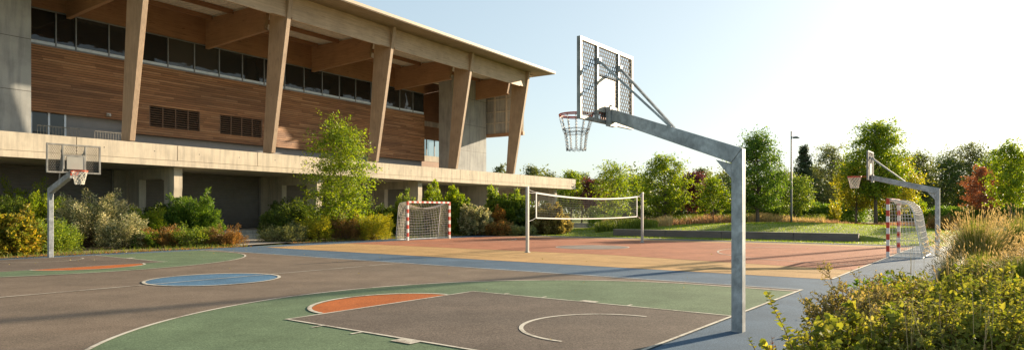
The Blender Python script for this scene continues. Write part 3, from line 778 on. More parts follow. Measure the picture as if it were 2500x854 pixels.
mb.build('wire', M['lampm'], fr)

# ================================================================== PLANTS
rng = np.random.default_rng(11)
def unit(v): return v / (np.linalg.norm(v, axis=-1, keepdims=True) + 1e-9)
def leaves(name, Pt, D, Nr, Ln, Wd, mat, parent, rounded=False):
    Pt = np.asarray(Pt, float); D = unit(np.asarray(D, float)); S = unit(np.cross(D, Nr)); Nr = unit(np.cross(S, D))
    Ln = np.asarray(Ln, float)[:, None]; Wd = np.asarray(Wd, float)[:, None]; n = len(Pt)
    if rounded:
        vs = np.stack([Pt, Pt + D * Ln * .3 + S * Wd * .45 + Nr * Wd * .12, Pt + D * Ln * .7 + S * Wd * .38 + Nr * Wd * .1, Pt + D * Ln - Nr * Ln * .1,
                       Pt + D * Ln * .7 - S * Wd * .38 + Nr * Wd * .1, Pt + D * Ln * .3 - S * Wd * .45 + Nr * Wd * .12, Pt + D * Ln * .5 - Nr * Wd * .03], 1).reshape(-1, 3)
        f = np.array([(0,1,6),(1,2,6),(2,3,6),(3,4,6),(4,5,6),(5,0,6)]); k = 7
    else:
        vs = np.stack([Pt, Pt + D * Ln * .5 + S * Wd * .5 + Nr * Wd * .15, Pt + D * Ln, Pt + D * Ln * .5 - S * Wd * .5 + Nr * Wd * .15], 1).reshape(-1, 3)
        f = np.array([(0,1,2),(0,2,3)]); k = 4
    Fc = (np.arange(n)[:, None, None] * k + f[None]).reshape(-1, 3)
    return np_mesh(name, vs, Fc, mat, parent)
def cn(size, k=1.7): return np.clip(rng.normal(size=size), -k, k)
def rnd_unit(n):
    return unit(rng.normal(size=(n, 3)))

def tree(loc, label, h, w, cb, leaf, n=5000, ls=.16, kind='round', trunk=.10, seed=0, bark='bark', group=None, nc=None, cat='tree', name='tree', airy=0., top=1.0):
    """cb: height of the crown's underside; w: crown width; h: height"""
    global rng; rng = np.random.default_rng(seed)
    t = empty(name, loc, rng.uniform(0, 6.28), label, cat, group)
    nc = nc or int(26 + w * h * .9); C0 = []
    ch = h - cb
    for k in range(nc):
        f = ((k + rng.uniform(0, 1)) / nc)              # height fraction in the crown
        if kind == 'cone': r = (1 - f) * 1.0 + .03
        elif kind == 'vase': r = .35 + .65 * math.sin(math.pi * min(1, f * .78 + .12))
        else: r = math.sin(math.pi * (.12 + .84 * f ** .85)) ** .62
        a = k * 2.39996 + rng.uniform(-.5, .5)
        rr = w / 2 * r * math.sqrt(rng.uniform(.12, 1.0)) * rng.uniform(.72, 1.16)
        z = cb + ch * f * top * rng.uniform(.93, 1.03)
        C0.append((rr * math.cos(a), rr * math.sin(a), z))
    C0 = np.array(C0)
    mb = MB(); lean = rng.uniform(-.03, .03, 2) * h
    zt_ = cb + ch * (.82 if kind != 'cone' else .97)
    tp_ = [(0, 0, -.15), (lean[0] * .2, lean[1] * .2, cb * .5), (lean[0] * .5, lean[1] * .5, cb), (lean[0] * .8, -lean[1] * .4, (cb + zt_) / 2), (lean[0], lean[1], zt_)]
    mb.tube(tp_, [trunk * 1.25, trunk, trunk * .85, trunk * .5, trunk * .15], 7)
    mb.build('trunk', M[bark], t, smooth=True)
    mb = MB(); Pts, Ds, Nc = [], [], []
    per = max(8, n // nc)
    for c in C0:
        zb = max(cb * .85, c[2] - (.30 if kind != 'cone' else .02) * math.hypot(c[0], c[1]) * 2 - rng.uniform(.1, .5)); zb = min(zb, zt_ - .1)
        f = zb / zt_; b = np.array((lean[0] * f, lean[1] * f, zb)); mid = (b + c) / 2 + np.array((0, 0, -.04 * w if kind != 'cone' else .03)) + rng.normal(size=3) * .04 * w
        r0 = trunk * .32
        mb.tube([b, mid, c], [r0, r0 * .6, r0 * .18], 4, caps=False)
        # twigs, and the leaves along them
        nt = 5; tw_ = cn((nt, 3), 1.35) * (.105 * w + .16) * np.array((1, 1, .62)) * (1 + airy)
        if kind == 'cone': tw_ = np.array([np.array((c[0], c[1], -.12 * abs(c[0]))) * rng.uniform(.1, .5) + rng.normal(size=3) * .12 for _ in range(nt)])
        for q in range(nt):
            e = c + tw_[q]
            mb.tube([c * .85 + mid * .15, e], [r0 * .22, r0 * .06], 3, caps=False)
            m_ = per // nt; s_ = rng.uniform(.1, 1.12, m_)[:, None]
            sp = (.035 * w + .07) * (1 - .35 * airy)
            off = cn((m_, 3), 1.5) * sp * np.array((1, 1, .7)); Pts.append(c + tw_[q] * s_ + off); Nc.append(unit(off + tw_[q] * (s_ - .4)) + unit(c - np.array((0, 0, cb + ch * .35))) * .5); Ds.append(unit(tw_[q][None] + rng.normal(size=(m_, 3)) * .5 * (np.linalg.norm(tw_[q]) + .1)))
    # a leader that pokes out of the top
    Pt = np.concatenate(Pts); D = np.concatenate(Ds)
    D[:, 2] -= .25
    m_ = len(Pt)
    Nn = np.concatenate(Nc) * 1.1 + rng.normal(size=(m_, 3)) * .6 + (0, 0, .45)
    mb.build('limbs', M[bark], t)
    s_ = rng.uniform(.65, 1.25, m_)
    leaves('crown', Pt, D, Nn, ls * s_, ls * .62 * s_, L[leaf], t)
    return t

def shrub(loc, label, w, d, h, leaf, n=5000, ls=.09, wl=.55, stems=60, spiky=.15, inner=.42, seed=0, cat='shrub', name='shrub', group=None, mound=.75, flat=1.0):
    global rng; rng = np.random.default_rng(seed + 100)
    t = empty(name, loc, rng.uniform(0, 6.28), label, cat, group)
    mb = MB(); Pts, Ds, Nc = [], [], []
    ph = rng.uniform(0, 6.28, 4)
    for k in range(stems):
        a = k * 2.39996 + rng.uniform(-.3, .3); u = (k + .5) / stems
        el = math.acos(1 - u * 1.03) if u < .97 else math.pi / 2      # spread over the dome
        el = min(el, math.pi / 2 * .99)
        lump = 1 + .13 * math.sin(2 * a + ph[0]) + .10 * math.sin(3 * a + 4 * el + ph[1]) + rng.normal() * .06
        sp = 1 + (spiky * .8 * rng.uniform(0, 1.6) if rng.uniform() < .22 else 0)
        se = math.sin(el) ** (mound * .8); ce = math.cos(el) ** (.62 * flat)
        e = np.array((w / 2 * math.cos(a) * se * lump, d / 2 * math.sin(a) * se * lump, h * (.10 + .84 * ce) * lump * sp))
        e[2] = max(e[2], .06 * h)
        b = np.array((e[0] * .12, e[1] * .12, 0)); mid = (b + e) / 2 * np.array((.9, .9, 1.15))
        mb.tube([b, mid, e], [.014, .009, .003], 3, caps=False)
        m_ = n // stems
        s_ = 1 - (1 - inner) * rng.uniform(0, 1, m_) ** 1.35; s_ = s_[:, None]
        c = (1 - s_) ** 2 * b + 2 * s_ * (1 - s_) * mid + s_ ** 2 * e
        dirn = unit(e - mid)[None]
        off = cn((m_, 3), 1.6) * (.045 * w + .03) * (1.25 - s_ * .8)
        Pts.append(c + off); Ds.append(dirn * .9 + unit(off) * .4 + rng.normal(size=(m_, 3)) * .45); Nc.append(unit(off) * .7 + unit(e)[None] * .6)
    Pt = np.concatenate(Pts); D = np.concatenate(Ds); Pt[:, 2] = np.maximum(Pt[:, 2], .03)
    m_ = len(Pt); Nn = np.concatenate(Nc) + rng.normal(size=(m_, 3)) * .55 + (0, 0, .3)
    mb.build('stems', M['stem'], t)
    s_ = rng.uniform(.6, 1.25, m_)
    leaves('foliage', Pt, D, Nn, ls * s_, ls * wl * s_, L[leaf], t)
    return t

def blades(name, B0, E, W_, mat, parent, segs=3, bend=.25):
    # each blade a tapering strip from B0 to E that bows outwards
    B0 = np.asarray(B0, float); E = np.asarray(E, float); n = len(B0)
    out = E - B0; out[:, 2] = 0; S = unit(np.cross(out + rng.normal(size=(n, 3)) * .05, (0, 0, 1.))); W_ = np.asarray(W_)[:, None]
    rows = []
    for i in range(segs + 1):
        t = i / segs; c = B0 + (E - B0) * t; c = c - out * bend * math.sin(math.pi * t) ; c[:, 2] += (E[:, 2] - B0[:, 2]) * .16 * math.sin(math.pi * t)
        rows.append(c - S * W_ * .5 * (1 - t * .93)); rows.append(c + S * W_ * .5 * (1 - t * .93))
    V_ = np.stack(rows, 1).reshape(-1, 3); k = 2 * (segs + 1)
    f = np.array([(2*i, 2*i+1, 2*i+3, 2*i+2) for i in range(segs)])
    return np_mesh(name, V_, (np.arange(n)[:, None, None] * k + f[None]).reshape(-1, 4), mat, parent)
def grass(loc, label, w, h, n=1500, seed=0, head='straw', base='blade', fl=.5, bw=.012, group=None, d=None, cat='grass clump', name='ornamental_grass', hs=1.0):
    global rng; rng = np.random.default_rng(seed + 300); d = d or w
    t = empty(name, loc, rng.uniform(0, 6.28) if d == w else 0, label, cat, group)
    def fan(m_, lo, hi, drop, spread):
        a = rng.uniform(0, 6.28, m_); r = np.sqrt(rng.uniform(0, 1, m_))
        bs = np.stack([np.cos(a) * r * w * .17, np.sin(a) * r * d * .17, np.zeros(m_)], 1)
        a2 = a + rng.normal(size=m_) * .35
        rad = spread * (.12 + .88 * r) * rng.uniform(.75, 1.1, m_)
        hh = h * rng.uniform(lo, hi, m_) * (1 - drop * r ** 2)
        return bs, np.stack([np.cos(a2) * rad * w * .5, np.sin(a2) * rad * d * .5, hh], 1)
    bs, ex = fan(n, .5, .92, .72, 1.0); blades('blades', bs, ex, np.full(n, bw), L[base], t, 4, .12)
    m_ = int(n * fl); bs, ex = fan(m_, .78, 1.08, .6, .98)
    bs = bs + (ex - bs) * .5; blades('stalks', bs, ex, np.full(m_, bw * .7), L[head], t, 3, .06)
    k = 4; tt = np.repeat(np.linspace(.86, 1.0, k)[None], m_, 0).ravel()[:, None]; B_ = np.repeat(bs, k, 0); E_ = np.repeat(ex, k, 0)
    tt = tt * .8 + .2; out = E_ - B_; out[:, 2] = 0; c = B_ + (E_ - B_) * tt - out * .06 * np.sin(np.pi * tt); c[:, 2] += (E_[:, 2] - B_[:, 2]) * .16 * np.sin(np.pi * tt)[:, 0]
    D = unit(E_ - B_) + rng.normal(size=c.shape) * .07
    leaves('seed_heads', c, D, rnd_unit(len(c)), np.full(len(c), .055 * hs), np.full(len(c), .011 * hs), L[head], t)
    return t

# ---- shrubs of the beds: (px, base y, top y, width px, leaf, label, options)
GB = 'shrubs planted between the court and the hall'
beds = [
 (22, 627, 505, 120, 'var', 'orange and yellow leaved shrub at the far left edge of the bed', dict(ls=.12, wl=.7)),
 (0, 612, 470, 110, 'dark', 'tall dark shrub at the left edge behind the orange leaved one', dict()),
 (72, 603, 452, 120, 'yg', 'tall yellow green shrub left of the distant hoop post', dict(spiky=.35, ls=.11, wl=.4)),
 (118, 620, 533, 150, 'mid', 'rounded green shrub at the foot of the distant hoop post', dict(ls=.08, spiky=.1)),
 (175, 600, 500, 120, 'dark', 'dark shrub between the post of the distant hoop and the silver shrub', dict()),
 (228, 606, 473, 175, 'silver', 'largest silver cream shrub right of the distant hoop', dict(ls=.10, wl=.42, n=9000, spiky=.3)),
 (298, 609, 520, 92, 'silver', 'smaller silver cream shrub at the right foot of the largest one', dict(ls=.09, wl=.42, spiky=.15)),
 (352, 600, 500, 80, 'yg', 'yellow green shrub between the silver shrubs and the dark glossy one', dict(ls=.10, wl=.4)),
 (415, 590, 490, 110, 'dark', 'dark low shrub in front of the first pale pillar', dict()),
 (470, 592, 476, 112, 'green', 'tall glossy green shrub in front of the first pillar', dict(ls=.13, wl=.4, spiky=.4)),
 (355, 607, 562, 80, 'green', 'low green shrub ahead of the reddish one', dict(ls=.08)),
 (395, 606, 556, 90, 'bronze', 'low reddish bronze shrub along the blue strip', dict(ls=.10, wl=.4, spiky=.3)),
 (470, 604, 552, 110, 'mid', 'low green shrub between the bronze one and the golden tufts', dict(ls=.09, wl=.4, spiky=.3)),
 (545, 602, 560, 80, 'copper', 'low golden brown shrub at the left side of the path', dict(ls=.11, wl=.25, spiky=.4)),
 (670, 590, 507, 76, 'dark', 'dark shrub at the right side of the path', dict()),
 (690, 592, 545, 96, 'grey', 'low grey green shrub at the right corner of the path', dict(ls=.10, wl=.22, spiky=.25)),
 (715, 580, 487, 120, 'dark', 'dark green shrub left of the birch', dict()),
 (765, 589, 527, 86, 'yel', 'round bright yellow shrub left of the birch foot', dict(ls=.07, spiky=.05, inner=.5)),
 (805, 576, 498, 110, 'green', 'dark green shrub at the foot of the birch', dict()),
 (845, 587, 525, 80, 'copper', 'copper brown shrub between two yellow ones', dict(ls=.09, wl=.25, spiky=.2)),
 (900, 586, 520, 104, 'yel', 'feathery yellow shrub just left of the nearest goal net', dict(ls=.10, wl=.25, spiky=.3)),
 (910, 574, 496, 100, 'dark', 'dark shrub behind the feathery yellow one', dict()),
 (990, 576, 486, 84, 'mid', 'grey green shrub behind the left post of the goal', dict(ls=.12, wl=.4, spiky=.3)),
 (1045, 574, 505, 80, 'dark', 'dark shrub behind the middle of the goal net', dict()),
 (1085, 574, 462, 104, 'yg', 'large fresh green shrub behind the right post of the goal', dict(ls=.13, wl=.45, n=8000, spiky=.3)),
 (1128, 574, 484, 60, 'mid', 'narrow green shrub right of the goal', dict(ls=.12)),
 (1160, 575, 500, 70, 'silver', 'silver cream shrub right of the goal', dict(ls=.12, wl=.45)),
 (1205, 573, 505, 52, 'orange', 'orange leaved shrub between the silver shrub and the tall green one', dict(ls=.12)),
 (1238, 571, 464, 100, 'mid', 'tall green shrub against the second last pillar', dict(ls=.14, wl=.45, n=7000, spiky=.35)),
 (1205, 575, 542, 80, 'bronze', 'low bronze shrub at the far corner of the tan court', dict(ls=.11, wl=.4)),
 (1268, 575, 552, 66, 'grey', 'low grey green shrub left of the near volleyball post', dict(ls=.11, wl=.3)),
 (1300, 572, 512, 84, 'dark', 'dark shrub behind the near volleyball post', dict(ls=.13)),
 (1338, 573, 500, 92, 'olive', 'speckled olive shrub right of the near volleyball post', dict(ls=.13, wl=.5, n=7000)),
]
for i, (px, by, ty, wp, lf, lb, op) in enumerate(beds):
    Y = YG(by); x, y = P(px, Y + wp * Y / F * .35); Y2 = y
    w = wp * Y2 / F * 1.12; h = CAMH - (ty - HY) * Y2 / F
    op = dict(op); n = op.pop('n', 5500); ls = op.pop('ls', .1)
    shrub((x, y, .02), lb, w, w * .85, h * .86, lf, n=int(2.1 * n * min(1.9, max(.7, w * h / 3.2))), ls=1.1 * ls * max(.85, Y2 / 36), seed=i, group=GB, stems=int(60 + 18 * w), **op)
    if op.get('wl', 1) == .25: pass
x, y = P(1475, 57); shrub((x, y, .02), 'clipped round green ball shrub beyond the volleyball net', 2.7, 2.7, 1.62, 'green', n=6000, ls=.10, spiky=0, inner=.6, seed=60, cat='shrub', mound=.6)
x, y = P(2300, 42); shrub((x, y, .1), 'brownish shrub behind the post of the right hoop', 2.0, 2.0, 1.25, 'copper', n=4500, ls=.12, wl=.3, seed=61)
x, y = P(2232, 60); shrub((x, y, .3), 'bright green shrub seen through the net of the right goal', 2.8, 2, 2.3, 'yg', n=4500, ls=.16, seed=62)
x, y = P(2040, 61); shrub((x, y, .3), 'small bright yellow shrub standing out above the hedge', .9, .9, 2.35, 'yel', n=900, ls=.16, stems=24, seed=63)

# birch before the hall
x, y = P(832, 38.2); tree((x, y, .02), 'loose yellow green young birch in front of the hall', 6.65, 3.45, .8, 'yg', n=17000, ls=.13, trunk=.06, seed=5, nc=90, bark='barkg', cat='birch', airy=.4, name='birch_tree')

# ---- park trees: (px, depth, top y, crown px, crown underside y, leaf, label, opts)
GT = 'trees of the park behind the courts'
park = [
 (1622, 57, 380, 116, 512, 'yg', 'bright yellow green tree left of the purple tree', dict(n=9000, trunk=.13, nc=60)),
 (1495, 60, 398, 84, 505, 'yg', 'loose yellow green tree with a bare leader behind the volleyball net', dict(n=4200, trunk=.09, airy=.5, nc=46)),
 (1695, 60, 424, 66, 505, 'purple', 'dark purple leaved tree left of a small yellow green one', dict(n=6500, trunk=.08)),
 (1741, 56, 436, 64, 512, 'yg', 'small yellow green tree on a thin stem right of the purple tree', dict(n=4000, trunk=.05, airy=.2)),
 (1447, 74, 436, 60, 500, 'purple', 'round reddish purple tree behind the left part of the volleyball net', dict(n=5000)),
 (1850, 55, 330, 126, 500, 'green', 'tall dark green tree right behind the near hoop post', dict(n=14000, trunk=.15, nc=90)),
 (1940, 60, 430, 80, 512, 'mid', 'small green tree at the foot of the street lamp', dict(n=5000)),
 (2138, 54, 304, 128, 470, 'yg', 'largest yellow green tree behind the right hoop', dict(n=14000, trunk=.14, nc=100, ls=.18, airy=.25)),
 (2182, 57, 385, 120, 505, 'yel', 'golden crown behind the right goal and hoop arm', dict(n=10000, trunk=.09, nc=70)),
 (2090, 56, 400, 92, 502, 'yel', 'golden yellow tree left of the right hoop', dict(n=5500, trunk=.08)),
 (2402, 60, 415, 68, 505, 'redb', 'rust red tree at right before the dark woods', dict(n=6500, trunk=.08)),
 (2466, 52, 350, 72, 492, 'yg', 'yellow green tree with a sparse leader near the right edge', dict(n=7000, trunk=.08, airy=.3, nc=60)),
 (1393, 76, 420, 66, 505, 'yg', 'yellow green tree just past the end of the concrete ledge', dict(n=6000)),
 (1962, 82, 356, 64, 498, 'con', 'pointed dark conifer right of the street lamp', dict(n=9000, kind='cone', trunk=.15, nc=110)),
 (2030, 84, 362, 96, 495, 'farb', 'pale feathery tree right of the conifer', dict(n=7500, airy=.35, trunk=.2, ls=.22)),
 (1712, 92, 412, 60, 500, 'far', 'far green tree above the purple one', dict(n=3500, ls=.25)),
 (1790, 88, 418, 90, 505, 'far', 'far green tree just left of the near hoop post', dict(n=5000, ls=.25)),
 (1560, 84, 428, 74, 505, 'mid', 'mid green tree right of the loose leader tree', dict(n=4500, ls=.22)),
 (1420, 92, 425, 70, 505, 'mid', 'far green tree above the end of the ledge', dict(n=4000, ls=.25)),
 (1222, 110, 404, 30, 470, 'far', 'far dark treetop showing left of the last leaning column', dict(n=2000, ls=.28)),
 (1298, 105, 405, 50, 480, 'far', 'far dark treetop showing right of the last leaning column', dict(n=3000, ls=.28)),
 (1345, 112, 424, 60, 490, 'far', 'low far treetop above the ledge end', dict(n=3000, ls=.28)),
 (2238, 86, 375, 100, 500, 'far', 'dark tree right behind the largest yellow green tree', dict(n=6500, ls=.24, trunk=.2)),
 (2300, 92, 392, 110, 505, 'dark', 'dark far tree left of the broad topmost one', dict(n=6500, ls=.26, trunk=.2)),
 (2368, 96, 356, 150, 505, 'far', 'broad dark tree rising highest in the woods at right', dict(n=11000, ls=.26, trunk=.25, nc=90)),
 (2440, 90, 385, 120, 505, 'dark', 'dark tree behind the rust red and yellow ones', dict(n=7000, ls=.26, trunk=.2)),
 (2520, 84, 370, 120, 505, 'far', 'dark tree cut by the right edge', dict(n=7000, ls=.25, trunk=.2)),
 (1985, 96, 408, 110, 505, 'dark', 'dark far tree beneath the conifer', dict(n=5500, ls=.28, trunk=.2)),
 (2080, 94, 398, 100, 505, 'far', 'far tree between the feathery one and the golden one', dict(n=5500, ls=.27, trunk=.2)),
 (1900, 92, 418, 80, 505, 'far', 'far tree between the tall dark tree and the lamp', dict(n=4500, ls=.27)),
 (1655, 90, 432, 80, 505, 'far', 'far tree filling between the two front trees at centre', dict(n=4500, ls=.26)),
 (1530, 98, 440, 90, 505, 'far', 'far tree low behind the volleyball net middle', dict(n=4500, ls=.28)),
 (1470, 104, 442, 80, 505, 'far', 'far low tree behind the purple crown by the net', dict(n=4500, ls=.28)),
 (2620, 70, 350, 140, 500, 'mid', 'green tree just outside the right edge', dict(n=5000, ls=.25)),
]
for i, (px, Y, ty, wp, cy, lf, lb, op) in enumerate(park):
    x, y = P(px, Y); z0 = gz(x, y); k = Y / F; h = CAMH + (HY - ty) * k - z0; cb = max(.9, CAMH + (HY - cy) * k - z0)
    op = dict(op); n = op.pop('n'); ls = op.pop('ls', .17 if Y < 65 else .21)
    tree((x, y, z0 - .05), lb, h, wp * k * (1.0 if wp > 110 else 1.14), cb, lf, n=int(n * 1.15), ls=ls, seed=20 + i, group=GT, **op)
    if lf in ('purple', 'yg', 'yel') and Y < 62 and wp < 90:
        sk = empty('tree_stake', (x + .25, y - .1, z0), 0, 'thin wooden stake beside the ' + lb.split(' right of')[0].split(' left of')[0].split(' with a')[0].split(' at ')[0].split(' on a')[0].split(' near')[0] + (' by the net' if px < 1500 else '' if px < 2300 else ' near the right edge'), 'stake')
        mb = MB(); mb.tube([(0, 0, -.1), (0, 0, 1.5)], .035, 6); mb.build('stake_pole', M['barkg'], sk)

# ---- hedge, woods, meadow and grass
def box_leaves(name, x0, x1, Y0, Y1, z0, z1, n, leaf, ls, parent=None, top_noise=.3, seed=0, loc=(0, 0, 0)):
    global rng; rng = np.random.default_rng(seed + 900)
    X = rng.uniform(x0, x1, n); Y = rng.uniform(0, 1, n) ** 1.2 * (Y1 - Y0) + Y0; zz = rng.uniform(0, 1, n) ** .75
    top = z1 * (1 + top_noise * (np.sin(X * 1.1 + seed) * .35 + np.sin(X * 2.7 + 2 * seed) * .3 + np.sin(X * .37) * .5))
    Pt = np.stack([X, Y, z0 + zz * (top - z0)], 1) + rng.normal(size=(n, 3)) * .06
    Nn = rng.normal(size=(n, 3)); s_ = rng.uniform(.6, 1.3, n)
    o = leaves(name, Pt, rng.normal(size=(n, 3)) + (0, -.2, .3), Nn, ls * s_, ls * .6 * s_, L[leaf], parent)
    if parent is None: o.location = loc
    return o
for (pa, pb, Y, zb, zt2, n, lf, lb, sd) in (
    (1770, 2120, 64, .2, 2.25, 26000, 'green', 'long dark hedge behind the golden grass and the lamp', 1),
    (2150, 2520, 60, .1, 1.9, 22000, 'green', 'dark hedge at right behind the goal and the right hoop', 2),
    (1440, 1775, 68, .1, 2.0, 20000, 'dark', 'dark hedge seen under the volleyball net and behind the yellow green trees', 3)):
    xa, xb = P(pa, Y)[0], P(pb, Y)[0]
    h = empty('hedge', ((xa + xb) / 2, Y, 0), 0, lb, 'hedge')
    w = (xb - xa) / 2
    mb = MB()
    for k in range(int(w * 2 / .8)): xx = -w + .4 + k * .8; mb.tube([(xx, .8, 0), (xx + .05, .8, zt2 * .8)], [.04, .015], 4)
    mb.build('stems', M['bark'], h)
    box_leaves('foliage', -w, w, 0, 1.8, zb, zt2, n, lf, .17, h, .16, sd)
ow = box_leaves('woodland', -60, 190, 118, 135, 0, 7.2, 60000, 'far', .55, None, .45, 8); tag(ow, 'far woods closing the park behind all other trees', 'woods', kind='stuff')

def meadow(name, label, px0, px1, Y0, Y1, n, h, mat, seed, bw=.05, cat='tall grass'):
    global rng; rng = np.random.default_rng(seed + 700)
    Yv = rng.uniform(Y0, Y1, n); pv = rng.uniform(px0, px1, n); X = (pv - CX) / F * Yv
    z = np.array([gz(a, b) for a, b in zip(X, Yv)])
    keep = (np.sin(X * 2.1 + seed) + np.sin(Yv * 1.7 + X * .8) + rng.normal(size=n) * .8) > -1.0
    B0 = np.stack([X, Yv, z - .02], 1)[keep]; m_ = len(B0)
    hh = h * rng.uniform(.5, 1.15, m_) * (1 + .2 * np.sin(B0[:, 0] * .9 + seed))
    E = B0 + np.stack([rng.normal(size=m_) * .18 * h, rng.normal(size=m_) * .18 * h, hh], 1)
    o = blades(name, B0, E, np.full(m_, bw), L[mat], None, 2, .1)
    return tag(o, label, cat, kind='stuff')
meadow('tall_grass', 'golden tall grass in front of the long hedge', 1825, 2012, 55.5, 59, 6000, .9, 'straw', 1)
meadow('tall_grass', 'green tufts mixed into the golden grass before the long hedge', 1770, 2015, 57, 60, 6000, .95, 'blade', 2)
meadow('tall_grass', 'pinkish tall grass between the lamp and the largest tree', 2015, 2110, 55, 60, 3500, .55, 'pinkg', 3)
meadow('tall_grass', 'pinkish tall grass under the right hoop and goal', 2110, 2260, 52, 57, 4000, .5, 'pinkg', 4)
meadow('tall_grass', 'straw coloured grass under the yellow green trees at centre', 1560, 1790, 55, 60, 5000, .8, 'pinkg', 5)
meadow('tall_grass', 'green and straw grass between the young tree stems', 1590, 1790, 57, 61, 5000, .9, 'blade', 6)
meadow('tall_grass', 'long soft tuft of olive grass left of the timber wall', 1455, 1605, 46.5, 53, 12000, .62, 'blade', 7, .05)
meadow('tall_grass', 'golden tips over the soft tuft left of the timber wall', 1470, 1640, 49, 54, 5000, .8, 'straw', 8, .03)
# short lawn blades near the front edge of the lawn
def turf(name, label, u0, u1, v0, v1, n, h, seed, mat='blade', bw=.02):
    global rng; rng = np.random.default_rng(seed)
    u = rng.uniform(u0, u1, n); v = rng.uniform(v0, v1, n)
    X = CO[0] + .6 * u - .8 * v; Y = CO[1] + .8 * u + .6 * v
    z = np.array([lawn_z(a, b) if a > EDGE else .0 for a, b in zip(u, v)])
    B0 = np.stack([X, Y, z - .005], 1); hh = h * rng.uniform(.4, 1.2, n)
    E = B0 + np.stack([rng.normal(size=n) * .5 * h, rng.normal(size=n) * .5 * h, hh], 1)
    return tag(blades(name, B0, E, np.full(n, bw), L[mat], None, 1, 0), label, 'grass', kind='stuff')
turf('grass', 'short green lawn grass along the far edge of the court and over the mound', EDGE + .1, 46, -8, 27, 60000, .07, 5, 'yg', .03)
turf('grass', 'thin low weeds and grass at the front of the left planting bed', -8, 8, 25.0, 26.3, 1500, .2, 6)
turf('grass', 'thin low weeds and grass at the front of the middle planting bed', 12, 26, 26.1, 27.4, 1800, .18, 9)
# fallen leaves on the bed edge
rng = np.random.default_rng(5)
n = 2600; u = rng.uniform(-9, 26, n); v = np.where(u < 9, 24.95 + rng.exponential(.5, n), 26.2 + rng.exponential(.5, n))
keep = ~((u > 8) & (u < 11.2)); u, v = u[keep], v[keep]; n = len(u)
Pt = np.stack([CO[0] + .6 * u - .8 * v, CO[1] + .8 * u + .6 * v, np.full(n, .035)], 1)
o = leaves('fallen_leaves', Pt, rng.normal(size=(n, 3)) * (1, 1, .25), rng.normal(size=(n, 3)) * (.3, .3, 1), rng.uniform(.05, .11, n), rng.uniform(.03, .06, n), L['orange'], None)
tag(o, 'dry orange leaves scattered on the soil at the edge of the beds', 'fallen leaves', kind='stuff')

rng = np.random.default_rng(15); n = 260
u = rng.uniform(-7, 26, n); v = np.where(rng.uniform(size=n) < .5, 24.6 - rng.exponential(1.6, n), rng.uniform(-1.6, 24, n))
Pt = np.stack([CO[0] + .6 * u - .8 * v, CO[1] + .8 * u + .6 * v, np.full(n, .024)], 1)
o = leaves('fallen_leaves', Pt, rng.normal(size=(n, 3)) * (1, 1, .2), rng.normal(size=(n, 3)) * (.3, .3, 1), rng.uniform(.03, .075, n), rng.uniform(.02, .045, n), L['olive'], None)
tag(o, 'few small dry leaves blown across the painted courts', 'fallen leaves', kind='stuff')

# ---- right hand bed: big grasses and the foreground shrubs
x, y = P(2385, 15.8); grass((x, y, 0), 'large golden feathery grass clump right of the right hoop', 2.15, 1.72, n=9000, seed=1, bw=.012, fl=.10)
x, y = P(2490, 16.8); grass((x, y, 0), 'large green and gold grass clump at the right edge', 2.3, 1.8, n=8500, seed=2, bw=.012, fl=.06)
x, y = P(2585, 13.5); grass((x, y, 0), 'grass clump cut by the right edge of the picture', 2.0, 1.4, n=5000, seed=3, bw=.010, fl=.3)
x, y = P(2400, 13.4); grass((x, y, 0), 'lower dark green grass clump in front of the golden one', 1.9, .98, n=6000, seed=4, bw=.011, fl=.03)
x, y = P(2330, 14.2); grass((x, y, 0), 'small dark green grass clump at the left foot of the golden one', 1.2, .8, n=3500, seed=5, bw=.010, fl=.06)
x, y = P(2490, 12.6); grass((x, y, 0), 'dark green grass clump behind the foreground shrubs at the right edge', 1.8, .95, n=5000, seed=6, bw=.011, fl=.05)
